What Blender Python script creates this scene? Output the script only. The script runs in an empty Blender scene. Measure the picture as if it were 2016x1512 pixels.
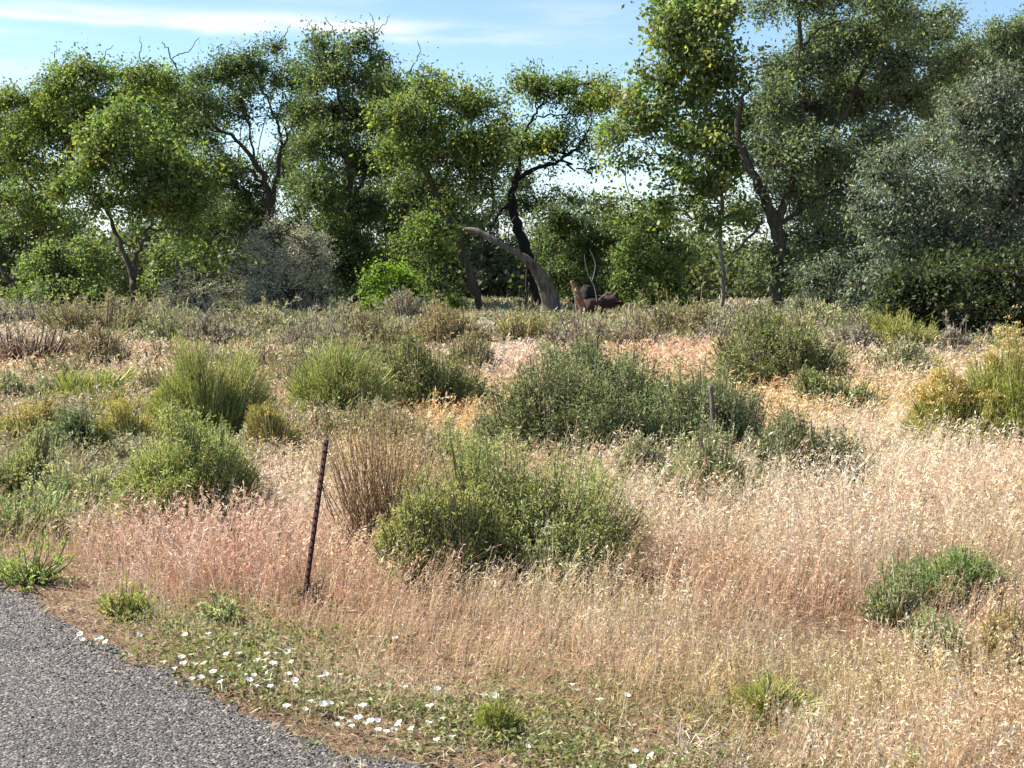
import bpy, math
import numpy as np
from mathutils import Vector

sc = bpy.context.scene
COL = sc.collection
rad = math.radians

# ------------------------------------------------------------------ camera
F, CX, CY, CAMH, HOR = 2434.0, 1008.0, 756.0, 1.6, 545.0      # pixels of the 2016x1512 frame
PITCH = math.atan((CY - HOR) / F)
cam = bpy.data.cameras.new('camera'); cam_o = bpy.data.objects.new('camera', cam); COL.objects.link(cam_o)
cam.sensor_width = 36.0; cam.lens = 36.0 * F / 2016.0; cam.clip_end = 6000; cam.clip_start = 0.05
cam_o.location = (0, 0, CAMH); cam_o.rotation_euler = (math.pi / 2 - PITCH, 0, 0)
sc.camera = cam_o

# ------------------------------------------------------------------ light
SUN_EL, SUN_AZ = rad(44), rad(-76)          # azimuth clockwise from +Y: sun stands left and a little beyond the subject
sun_dir = Vector((math.cos(SUN_EL) * math.sin(SUN_AZ), math.cos(SUN_EL) * math.cos(SUN_AZ), math.sin(SUN_EL)))
sun = bpy.data.lights.new('sun', 'SUN'); sun.energy = 5.0; sun.angle = rad(0.5); sun.color = (1.0, 0.93, 0.82)
sun_o = bpy.data.objects.new('sun', sun); COL.objects.link(sun_o)
sun_o.rotation_euler = sun_dir.to_track_quat('Z', 'Y').to_euler(); sun_o.location = (-20, 10, 30)

w = bpy.data.worlds.new('World'); sc.world = w; w.use_nodes = True
nt = w.node_tree; N = nt.nodes; L = nt.links
for n in list(N): N.remove(n)
def node(t, **k):
    n = N.new(t)
    for a, b in k.items(): setattr(n, a, b)
    return n
def math_n(op, a, b=None, c=None):
    n = N.new('ShaderNodeMath'); n.operation = op
    for i, v in enumerate((a, b, c)):
        if v is None: continue
        if isinstance(v, (int, float)): n.inputs[i].default_value = v
        else: L.new(v, n.inputs[i])
    return n.outputs[0]
out = node('ShaderNodeOutputWorld'); bg = node('ShaderNodeBackground'); bg.inputs[1].default_value = 0.085
sky = node('ShaderNodeTexSky'); sky.sky_type = 'NISHITA'; sky.sun_disc = False
sky.sun_elevation = SUN_EL; sky.sun_rotation = SUN_AZ % (2 * math.pi); sky.air_density = 1.0; sky.dust_density = 0.6; sky.ozone_density = 2.2; sky.altitude = 1500
tc = node('ShaderNodeTexCoord'); sep = node('ShaderNodeSeparateXYZ'); L.new(tc.outputs['Generated'], sep.inputs[0])
X, Y, Z = sep.outputs
az = math_n('ARCTAN2', X, Y)                 # radians, 0 = straight ahead
el = math_n('ARCSINE', Z)
comb = node('ShaderNodeCombineXYZ'); L.new(math_n('MULTIPLY', az, 3.2), comb.inputs[0]); L.new(math_n('MULTIPLY', el, 22.0), comb.inputs[1])
nz = node('ShaderNodeTexNoise'); nz.inputs['Scale'].default_value = 1.6; nz.inputs['Detail'].default_value = 7; nz.inputs['Roughness'].default_value = 0.55; nz.inputs['Distortion'].default_value = 0.5
L.new(comb.outputs[0], nz.inputs['Vector'])
comb2 = node('ShaderNodeCombineXYZ'); L.new(math_n('MULTIPLY', az, 9.0), comb2.inputs[0]); L.new(math_n('MULTIPLY', el, 60.0), comb2.inputs[1])
nz2 = node('ShaderNodeTexNoise'); nz2.inputs['Scale'].default_value = 1.7; nz2.inputs['Detail'].default_value = 6
L.new(comb2.outputs[0], nz2.inputs['Vector'])
def gauss(v, c, s):                          # exp(-((v-c)/s)^2)
    d = math_n('DIVIDE', math_n('SUBTRACT', v, c), s)
    return math_n('EXPONENT', math_n('MULTIPLY', math_n('MULTIPLY', d, d), -1.0))
elw = math_n('ADD', el, math_n('MULTIPLY', math_n('SUBTRACT', nz2.outputs['Fac'], 0.5), 0.012))
def streak(azc, azs, elc, els, amp, slope=0.0):
    e = math_n('SUBTRACT', elw, math_n('MULTIPLY', math_n('SUBTRACT', az, azc), slope))
    return math_n('MULTIPLY', math_n('MULTIPLY', gauss(az, azc, azs), gauss(e, elc, els)), amp)
def azp(px): return math.atan((px - CX) / F)
def elp(py): return math.atan((HOR - py) / F)
tot = None
for s in [(azp(300), 0.13, elp(64), 0.0062, 1.0, -0.03), (azp(560), 0.07, elp(62), 0.0085, .75, 0.02), (azp(820), 0.12, elp(72), 0.0065, .95, -0.04), (azp(600), 0.055, elp(10), 0.0050, 0.7, 0.0),
          (azp(1160), 0.05, elp(40), 0.009, 0.45, -0.05), (azp(60), 0.10, elp(75), 0.0040, .8, 0.0), (azp(30), 0.05, elp(108), 0.004, 0.45, 0),
          (azp(20), 0.05, elp(170), 0.010, .6, 0.0)]:
    v = streak(*s); tot = v if tot is None else math_n('ADD', tot, v)
cl = math_n('MULTIPLY', tot, math_n('MULTIPLY', math_n('MAXIMUM', math_n('SUBTRACT', nz2.outputs['Fac'], 0.25), 0.0), 2.2))
hz = math_n('MULTIPLY', gauss(el, 0.0, 0.085), 0.75)                                  # white low sky
wisps = math_n('MULTIPLY', math_n('MAXIMUM', math_n('SUBTRACT', nz.outputs['Fac'], 0.56), 0.0), 0.6)
al = math_n('MINIMUM', math_n('ADD', math_n('ADD', cl, hz), wisps), 0.96)
mx = node('ShaderNodeMixRGB'); L.new(al, mx.inputs[0]); L.new(sky.outputs[0], mx.inputs[1]); mx.inputs[2].default_value = (5.0, 5.15, 5.3, 1)
tm = node('ShaderNodeMixRGB'); tm.blend_type = 'MULTIPLY'; tm.inputs[0].default_value = 1; tm.inputs[2].default_value = (.97, 1.0, .93, 1); L.new(sky.outputs[0], tm.inputs[1]); L.new(tm.outputs[0], mx.inputs[1])
L.new(mx.outputs[0], bg.inputs[0]); L.new(bg.outputs[0], out.inputs[0])

sc.view_settings.view_transform = 'Standard'; sc.view_settings.look = 'None'; sc.view_settings.gamma = 1
sc.view_settings.use_curve_mapping = False
sc.view_settings.exposure = 1.4
sc.render.engine = 'CYCLES'
sc.cycles.max_bounces = 6; sc.cycles.transmission_bounces = 4; sc.cycles.diffuse_bounces = 4; sc.cycles.glossy_bounces = 2; sc.cycles.transparent_max_bounces = 4

# ------------------------------------------------------------------ geometry helpers
def ray(px, py):
    u = (px - CX) / F; v = (CY - py) / F
    return np.array([u, math.cos(PITCH) + v * math.sin(PITCH), -math.sin(PITCH) + v * math.cos(PITCH)])
def gz(x, y):
    x = np.asarray(x, float); y = np.asarray(y, float)
    a = np.clip((y - 7.0) / 6.0, 0, 1)
    return a * (0.05 * np.sin(x * 0.55 + 1.3) * np.cos(y * 0.41) + 0.04 * np.sin(x * 0.23 - y * 0.31) + 0.025 * np.sin(x * 1.3 + y * 0.9))
def G(px, py):                               # the ground point seen at a pixel
    d = ray(px, py); t = CAMH / -d[2]
    for _ in range(6):
        p = d * t; t = (CAMH - float(gz(p[0], p[1]))) / -d[2]
    p = d * t
    return np.array([p[0], p[1], float(gz(p[0], p[1]))])
def P(px, py, y):                            # the point at distance y seen at a pixel
    d = ray(px, py); t = y / d[1]
    return np.array([d[0] * t, y, CAMH + d[2] * t])
def proj(p):                                 # world -> pixel (full frame), vectorised
    x, y, z = p[:, 0], p[:, 1], p[:, 2] - CAMH
    dep = y * math.cos(PITCH) - z * math.sin(PITCH)
    up = y * math.sin(PITCH) + z * math.cos(PITCH)
    return CX + F * x / dep, CY - F * up / dep

class Acc:
    """collects vertices, faces and per-vertex colours and links them as ONE mesh"""
    def __init__(s): s.v = []; s.f = []; s.c = []; s.n = 0
    def add(s, V, Fc, C):
        V = np.asarray(V, np.float32).reshape(-1, 3)
        C = np.asarray(C, np.float32)
        if C.ndim == 1: C = np.tile(C, (len(V), 1))
        s.v.append(V); s.f.append(np.asarray(Fc, np.int32) + s.n); s.c.append(C); s.n += len(V)
    def build(s, name, mat, parent=None, smooth=False, loc=None):
        V = np.concatenate(s.v); C = np.concatenate(s.c)
        if loc is not None: V = V - np.asarray(loc, np.float32)
        me = bpy.data.meshes.new(name)
        me.vertices.add(len(V)); me.vertices.foreach_set('co', V.ravel())
        tot = [np.full(len(f), f.shape[1], np.int32) for f in s.f]
        lt = np.concatenate(tot); li = np.concatenate([f.ravel() for f in s.f])
        ls = np.zeros(len(lt), np.int32); ls[1:] = np.cumsum(lt)[:-1]
        me.loops.add(len(li)); me.loops.foreach_set('vertex_index', li)
        me.polygons.add(len(lt)); me.polygons.foreach_set('loop_start', ls); me.polygons.foreach_set('loop_total', lt)
        if smooth: me.polygons.foreach_set('use_smooth', np.ones(len(lt), bool))
        ca = me.color_attributes.new('tint', 'FLOAT_COLOR', 'POINT')
        ca.data.foreach_set('color', np.concatenate([C, np.ones((len(C), 1), np.float32)], 1).ravel())
        me.update(calc_edges=True); me.materials.append(mat)
        o = bpy.data.objects.new(name, me); COL.objects.link(o)
        if parent is not None: o.parent = parent
        elif loc is not None: o.location = loc
        return o

def norm(a): return a / np.maximum(np.linalg.norm(a, axis=-1, keepdims=True), 1e-9)
def rdir(rg, n): return norm(rg.normal(size=(n, 3)))

def leaves(acc, pos, dirs, length, width, col, rg, fold=0.15):
    """one four-cornered leaf per position, pointing along dirs"""
    n = len(pos); d = norm(dirs); s = norm(np.cross(d, rdir(rg, n))); k = np.cross(d, s)
    Ln = np.broadcast_to(np.asarray(length, float), (n,))[:, None]; W = np.broadcast_to(np.asarray(width, float), (n,))[:, None]
    a = pos; b = pos + d * Ln * .5 + s * W * .5 + k * W * fold; c = pos + d * Ln; e = pos + d * Ln * .5 - s * W * .5 + k * W * fold
    V = np.stack([a, b, c, e], 1).reshape(-1, 3)
    acc.add(V, np.arange(4 * n).reshape(n, 4), np.repeat(col, 4, 0))

def tubes(acc, pts, radii, col, sides=3):
    """pts N x K x 3, radii N x K: open tubes"""
    pts = np.asarray(pts, float); n, k, _ = pts.shape
    t = np.empty_like(pts); t[:, 1:-1] = pts[:, 2:] - pts[:, :-2]; t[:, 0] = pts[:, 1] - pts[:, 0]; t[:, -1] = pts[:, -1] - pts[:, -2]
    t = norm(t); ref = np.where(np.abs(t[..., 2:3]) > .9, np.array([1., 0, 0]), np.array([0, 0, 1.]))
    # keep one reference per tube so that rings do not twist
    ref = np.repeat(ref[:, :1], k, 1); a = norm(np.cross(t, ref)); b = np.cross(t, a)
    ang = np.arange(sides) * 2 * math.pi / sides
    V = pts[:, :, None] + (a[:, :, None] * np.cos(ang)[None, None, :, None] + b[:, :, None] * np.sin(ang)[None, None, :, None]) * np.asarray(radii)[:, :, None, None]
    idx = np.arange(n * k * sides).reshape(n, k, sides)
    nx = np.roll(idx, -1, 2)
    fc = np.stack([idx[:, :-1], nx[:, :-1], nx[:, 1:], idx[:, 1:]], -1).reshape(-1, 4)
    col = np.asarray(col, float)
    C = col if col.ndim == 1 else np.repeat(col, k * sides, 0)
    acc.add(V, fc, C)

def ribbons(acc, pts, widths, col, rg):
    pts = np.asarray(pts, float); n, k, _ = pts.shape
    a = rg.uniform(0, 2 * math.pi, n); s = np.stack([np.cos(a), np.sin(a) * .6, np.zeros(n)], 1)[:, None]
    W = np.asarray(widths)[..., None] * .5
    V = np.stack([pts - s * W, pts + s * W], 2)
    idx = np.arange(n * k * 2).reshape(n, k, 2)
    fc = np.stack([idx[:, :-1, 0], idx[:, :-1, 1], idx[:, 1:, 1], idx[:, 1:, 0]], -1).reshape(-1, 4)
    acc.add(V, fc, np.repeat(col, k * 2, 0))

def bez(a, b, c, k):
    t = np.linspace(0, 1, k)[None, :, None]
    return a[:, None] * (1 - t) ** 2 + b[:, None] * 2 * t * (1 - t) + c[:, None] * t ** 2

def tint(rg, n, cols, sd=.16, weights=None):
    cols = np.asarray(cols, float); i = rg.choice(len(cols), n, p=weights); j = rg.choice(len(cols), n, p=weights); m = rg.random((n, 1)) * .6
    c = cols[i] * (1 - m) + cols[j] * m
    return np.clip(c * (1 + rg.normal(size=(n, 1)) * sd) * (1 + rg.normal(size=(n, 3)) * sd * .3), .004, .95)

# ------------------------------------------------------------------ materials
def mat_new(name):
    m = bpy.data.materials.new(name); m.use_nodes = True; t = m.node_tree
    for n in list(t.nodes): t.nodes.remove(n)
    return m, t
def mat_leaf(name, trans=.4, rough=.55, spec=.35, warm=(1.15, 1.2, .6)):
    m, t = mat_new(name); n = t.nodes; l = t.links
    at = n.new('ShaderNodeAttribute'); at.attribute_name = 'tint'
    pr = n.new('ShaderNodeBsdfPrincipled'); pr.inputs['Roughness'].default_value = rough; pr.inputs['Specular IOR Level'].default_value = spec
    tr = n.new('ShaderNodeBsdfTranslucent'); mul = n.new('ShaderNodeMixRGB'); mul.blend_type = 'MULTIPLY'; mul.inputs[0].default_value = 1; mul.inputs[2].default_value = (*warm, 1)
    mx = n.new('ShaderNodeMixShader'); mx.inputs[0].default_value = trans; o = n.new('ShaderNodeOutputMaterial')
    l.new(at.outputs['Color'], pr.inputs['Base Color']); l.new(at.outputs['Color'], mul.inputs[1]); l.new(mul.outputs[0], tr.inputs['Color'])
    l.new(pr.outputs[0], mx.inputs[1]); l.new(tr.outputs[0], mx.inputs[2]); l.new(mx.outputs[0], o.inputs[0])
    return m
def mat_bark(name, c1, c2, scale=6., bump=.6):
    m, t = mat_new(name); n = t.nodes; l = t.links
    tcn = n.new('ShaderNodeTexCoord'); mp = n.new('ShaderNodeMapping'); mp.inputs['Scale'].default_value = (1, 1, .22)
    no = n.new('ShaderNodeTexNoise'); no.inputs['Scale'].default_value = scale; no.inputs['Detail'].default_value = 8; no.inputs['Roughness'].default_value = .7
    cr = n.new('ShaderNodeValToRGB'); cr.color_ramp.elements[0].position = .35; cr.color_ramp.elements[0].color = (*c1, 1); cr.color_ramp.elements[1].position = .68; cr.color_ramp.elements[1].color = (*c2, 1)
    bp = n.new('ShaderNodeBump'); bp.inputs['Strength'].default_value = bump; bp.inputs['Distance'].default_value = .04
    pr = n.new('ShaderNodeBsdfPrincipled'); pr.inputs['Roughness'].default_value = .9; pr.inputs['Specular IOR Level'].default_value = .2; o = n.new('ShaderNodeOutputMaterial')
    l.new(tcn.outputs['Object'], mp.inputs[0]); l.new(mp.outputs[0], no.inputs['Vector']); l.new(no.outputs['Fac'], cr.inputs[0]); l.new(cr.outputs[0], pr.inputs['Base Color'])
    l.new(no.outputs['Fac'], bp.inputs['Height']); l.new(bp.outputs[0], pr.inputs['Normal']); l.new(pr.outputs[0], o.inputs[0])
    return m
def mat_tint(name, rough=.85):
    m, t = mat_new(name); n = t.nodes; l = t.links
    at = n.new('ShaderNodeAttribute'); at.attribute_name = 'tint'; pr = n.new('ShaderNodeBsdfPrincipled'); pr.inputs['Roughness'].default_value = rough; pr.inputs['Specular IOR Level'].default_value = .3
    o = n.new('ShaderNodeOutputMaterial'); l.new(at.outputs['Color'], pr.inputs['Base Color']); l.new(pr.outputs[0], o.inputs[0]); return m

M_LEAF = mat_leaf('tree_leaf', .48, .55, .3, (1.15, 1.3, .6))
M_SAGE = mat_leaf('sage_leaf', .28, .7, .2, (1.1, 1.1, .8))
M_GRASS = mat_leaf('dry_grass_blade', .38, .55, .35, (1.04, 1.0, .9))
M_GREEN = mat_leaf('green_leaf', .4, .6, .3)
M_PETAL = mat_leaf('white_petal', .3, .7, .2, (1, 1, .95))
M_BARK = mat_bark('bark', (.035, .028, .022), (.11, .09, .07))
M_BARKL = mat_bark('pale_bark', (.14, .12, .10), (.32, .28, .23), 4)
M_CHAR = mat_bark('charred_bark', (.006, .006, .008), (.03, .027, .028), 9)
M_DEAD = mat_bark('weathered_wood', (.06, .052, .045), (.21, .185, .16), 9, 1.)
M_ROT = mat_bark('rotten_wood', (.10, .045, .028), (.36, .19, .10), 12, 1.)
M_STEM = mat_tint('woody_stem')
M_STONE = mat_tint('stone', .8)

# soil
def mat_ground():
    m, t = mat_new('soil'); n = t.nodes; l = t.links
    g = n.new('ShaderNodeNewGeometry')
    def noise(s, d=8, r=.6):
        k = n.new('ShaderNodeTexNoise'); k.inputs['Scale'].default_value = s; k.inputs['Detail'].default_value = d; k.inputs['Roughness'].default_value = r; l.new(g.outputs['Position'], k.inputs['Vector']); return k
    a = noise(.5); b = noise(14, 8, .75); c = noise(70, 4, .7)
    r1 = n.new('ShaderNodeValToRGB'); r1.color_ramp.elements[0].position = .35; r1.color_ramp.elements[0].color = (.20, .13, .085, 1); r1.color_ramp.elements[1].position = .65; r1.color_ramp.elements[1].color = (.36, .25, .17, 1); l.new(a.outputs['Fac'], r1.inputs[0])
    r2 = n.new('ShaderNodeValToRGB'); r2.color_ramp.elements[0].position = .4; r2.color_ramp.elements[0].color = (.45, .42, .40, 1); r2.color_ramp.elements[1].position = .62; r2.color_ramp.elements[1].color = (1.25, 1.2, 1.1, 1); l.new(b.outputs['Fac'], r2.inputs[0])
    mu = n.new('ShaderNodeMixRGB'); mu.blend_type = 'MULTIPLY'; mu.inputs[0].default_value = 1; l.new(r1.outputs[0], mu.inputs[1]); l.new(r2.outputs[0], mu.inputs[2])
    ad = n.new('ShaderNodeMath'); ad.operation = 'ADD'; l.new(b.outputs['Fac'], ad.inputs[0]); l.new(c.outputs['Fac'], ad.inputs[1])
    bp = n.new('ShaderNodeBump'); bp.inputs['Strength'].default_value = .8; bp.inputs['Distance'].default_value = .03; l.new(ad.outputs[0], bp.inputs['Height'])
    pr = n.new('ShaderNodeBsdfPrincipled'); pr.inputs['Roughness'].default_value = .95; pr.inputs['Specular IOR Level'].default_value = .1; o = n.new('ShaderNodeOutputMaterial')
    l.new(mu.outputs[0], pr.inputs['Base Color']); l.new(bp.outputs[0], pr.inputs['Normal']); l.new(pr.outputs[0], o.inputs[0]); return m
def mat_asphalt():
    m, t = mat_new('asphalt'); n = t.nodes; l = t.links
    g = n.new('ShaderNodeNewGeometry')
    v = n.new('ShaderNodeTexVoronoi'); v.inputs['Scale'].default_value = 95; l.new(g.outputs['Position'], v.inputs['Vector'])
    sepc = n.new('ShaderNodeSeparateColor'); l.new(v.outputs['Color'], sepc.inputs[0])
    r = n.new('ShaderNodeValToRGB'); e = r.color_ramp.elements; e[0].position = 0; e[0].color = (.04, .037, .037, 1); e[1].position = 1; e[1].color = (.26, .235, .215, 1)
    x = e.new(.55); x.color = (.075, .069, .07, 1); x = e.new(.85); x.color = (.14, .127, .122, 1); l.new(sepc.outputs[0], r.inputs[0])
    no = n.new('ShaderNodeTexNoise'); no.inputs['Scale'].default_value = 1.3; no.inputs['Detail'].default_value = 6; l.new(g.outputs['Position'], no.inputs['Vector'])
    r2 = n.new('ShaderNodeValToRGB'); r2.color_ramp.elements[0].position = .3; r2.color_ramp.elements[0].color = (.75, .75, .78, 1); r2.color_ramp.elements[1].position = .7; r2.color_ramp.elements[1].color = (1.15, 1.1, 1.05, 1); l.new(no.outputs['Fac'], r2.inputs[0])
    mu = n.new('ShaderNodeMixRGB'); mu.blend_type = 'MULTIPLY'; mu.inputs[0].default_value = 1; l.new(r.outputs[0], mu.inputs[1]); l.new(r2.outputs[0], mu.inputs[2])
    iv = n.new('ShaderNodeMath'); iv.operation = 'SUBTRACT'; iv.inputs[0].default_value = 1; l.new(v.outputs['Distance'], iv.inputs[1])
    bp = n.new('ShaderNodeBump'); bp.inputs['Strength'].default_value = 1; bp.inputs['Distance'].default_value = .006; l.new(iv.outputs[0], bp.inputs['Height'])
    pr = n.new('ShaderNodeBsdfPrincipled'); pr.inputs['Roughness'].default_value = .75; pr.inputs['Specular IOR Level'].default_value = .4; o = n.new('ShaderNodeOutputMaterial')
    l.new(mu.outputs[0], pr.inputs['Base Color']); l.new(bp.outputs[0], pr.inputs['Normal']); l.new(pr.outputs[0], o.inputs[0]); return m

# ------------------------------------------------------------------ ids
def tag(o, label, cat, group=None):
    o['label'] = label; o['category'] = cat
    if group: o['group'] = group
    return o
def empty(name, loc, label, cat, group=None):
    o = bpy.data.objects.new(name, None); COL.objects.link(o); o.location = tuple(float(a) for a in loc); o.empty_display_size = .2
    return tag(o, label, cat, group)

# ------------------------------------------------------------------ ground and road
def axis(lim0, lim1, fine, grow):
    r = [0.]; s = fine
    while r[-1] < lim1: r.append(r[-1] + s); s = fine if r[-1] < 45 else s * grow
    q = [0.]; s = fine
    while q[-1] > lim0: q.append(q[-1] - s); s = fine if q[-1] > -35 else s * grow
    return np.array(q[::-1][:-1] + r)
xs = axis(-3000, 3000, .5, 1.35); ys = axis(-400, 4000, .5, 1.35)
XX, YY = np.meshgrid(xs, ys); ZZ = gz(XX, YY) * np.clip((150 - np.hypot(XX, YY)) / 60, 0, 1)
acc = Acc(); nx_, ny_ = len(xs), len(ys); idx = np.arange(nx_ * ny_).reshape(ny_, nx_)
acc.add(np.stack([XX, YY, ZZ], -1), np.stack([idx[:-1, :-1], idx[:-1, 1:], idx[1:, 1:], idx[1:, :-1]], -1).reshape(-1, 4), np.array([.3, .22, .15]))
o = acc.build('ground', mat_ground(), smooth=True); o['kind'] = 'structure'

rg = np.random.default_rng(5)
edge_px = [(-60, 1145), (30, 1168), (100, 1205), (160, 1252), (230, 1292), (330, 1330), (450, 1370), (560, 1398), (650, 1436), (760, 1474), (880, 1508), (960, 1545)]
E = np.array([G(*p)[:2] for p in edge_px])
E = np.concatenate([[E[0] + (-30, 24), E[0] + (-8, 6.5)], E, [E[-1] + (1.2, -.75), E[-1] + (9, -6)]])
def resample(E, step):
    seg = np.hypot(*np.diff(E, axis=0).T); s = np.concatenate([[0], np.cumsum(seg)]); u = np.arange(0, s[-1], step)
    return np.stack([np.interp(u, s, E[:, 0]), np.interp(u, s, E[:, 1])], 1)
ER = resample(E, .04)
nrm = np.array([.62, .78])                   # away from the road
ER = ER + nrm * (np.convolve(rg.normal(size=len(ER)), np.ones(5) / 5, 'same') * .06 + np.convolve(rg.normal(size=len(ER)), np.ones(24) / 24, 'same') * .2)[:, None]
acc = Acc(); rows = 8; V = []
for r in range(rows): V.append(np.concatenate([ER - nrm * (r * 1.0), np.full((len(ER), 1), .006 if r else .0045)], 1))
V = np.array(V); idx = np.arange(rows * len(ER)).reshape(rows, len(ER))
acc.add(V, np.stack([idx[1:, :-1], idx[1:, 1:], idx[:-1, 1:], idx[:-1, :-1]], -1).reshape(-1, 4), np.array([.1, .1, .1]))
o = acc.build('road', mat_asphalt()); o['kind'] = 'structure'
def road_side(x, y):                         # > 0 off the road, metres
    k = np.interp(x, ER[:, 0], ER[:, 1]); return (y - k) * .78

# ------------------------------------------------------------------ loose chippings
octv = np.array([[1, 0, 0], [0, 1, 0], [-1, 0, 0], [0, -1, 0], [0, 0, 1], [0, 0, -1.]]); octf = np.array([[0, 1, 4], [1, 2, 4], [2, 3, 4], [3, 0, 4], [1, 0, 5], [2, 1, 5], [3, 2, 5], [0, 3, 5]])
def stones(acc, x, y, z, size, col, rg):
    n = len(x); a = rg.uniform(0, 6.28, n); sc3 = size[:, None] * rg.uniform(.55, 1.1, (n, 3)); sc3[:, 2] *= .65
    v = octv[None] * sc3[:, None] * (1 + rg.normal(size=(n, 6, 1)) * .15)
    t = rg.normal(size=(n, 1)) * .5
    vx = v[..., 0] * np.cos(a)[:, None] - v[..., 1] * np.sin(a)[:, None]; vy = v[..., 0] * np.sin(a)[:, None] + v[..., 1] * np.cos(a)[:, None]; vz = v[..., 2] + vx * t * .5
    V = np.stack([vx + x[:, None], vy + y[:, None], vz + z[:, None]], -1)
    acc.add(V, (octf[None] + (np.arange(n) * 6)[:, None, None]).reshape(-1, 3), np.repeat(col, 6, 0))
n = 130000
x = rg.uniform(-4.2, 1.4, n); y = rg.uniform(2.9, 8.2, n); s = road_side(x, y)
keep = (s < .6) & (rg.random(n) < np.where(s < 0, .8, .8 * np.exp(-s / .26))); x, y, s = x[keep], y[keep], s[keep]
acc = Acc(); sz = rg.uniform(.0028, .0058, len(x)); big = rg.random(len(x)) < .02 + .05 * (s > -.25); sz[big] *= 1.8
stones(acc, x, y, np.full(len(x), .0065), sz, tint(rg, len(x), [(.045, .041, .041), (.08, .073, .072), (.14, .127, .117), (.27, .24, .205), (.055, .05, .05)], .28), rg)
o = acc.build('road_gravel', M_STONE); o['kind'] = 'stuff'; tag(o, 'loose grey stone chippings on the worn asphalt and its crumbling edge', 'gravel')

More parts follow.
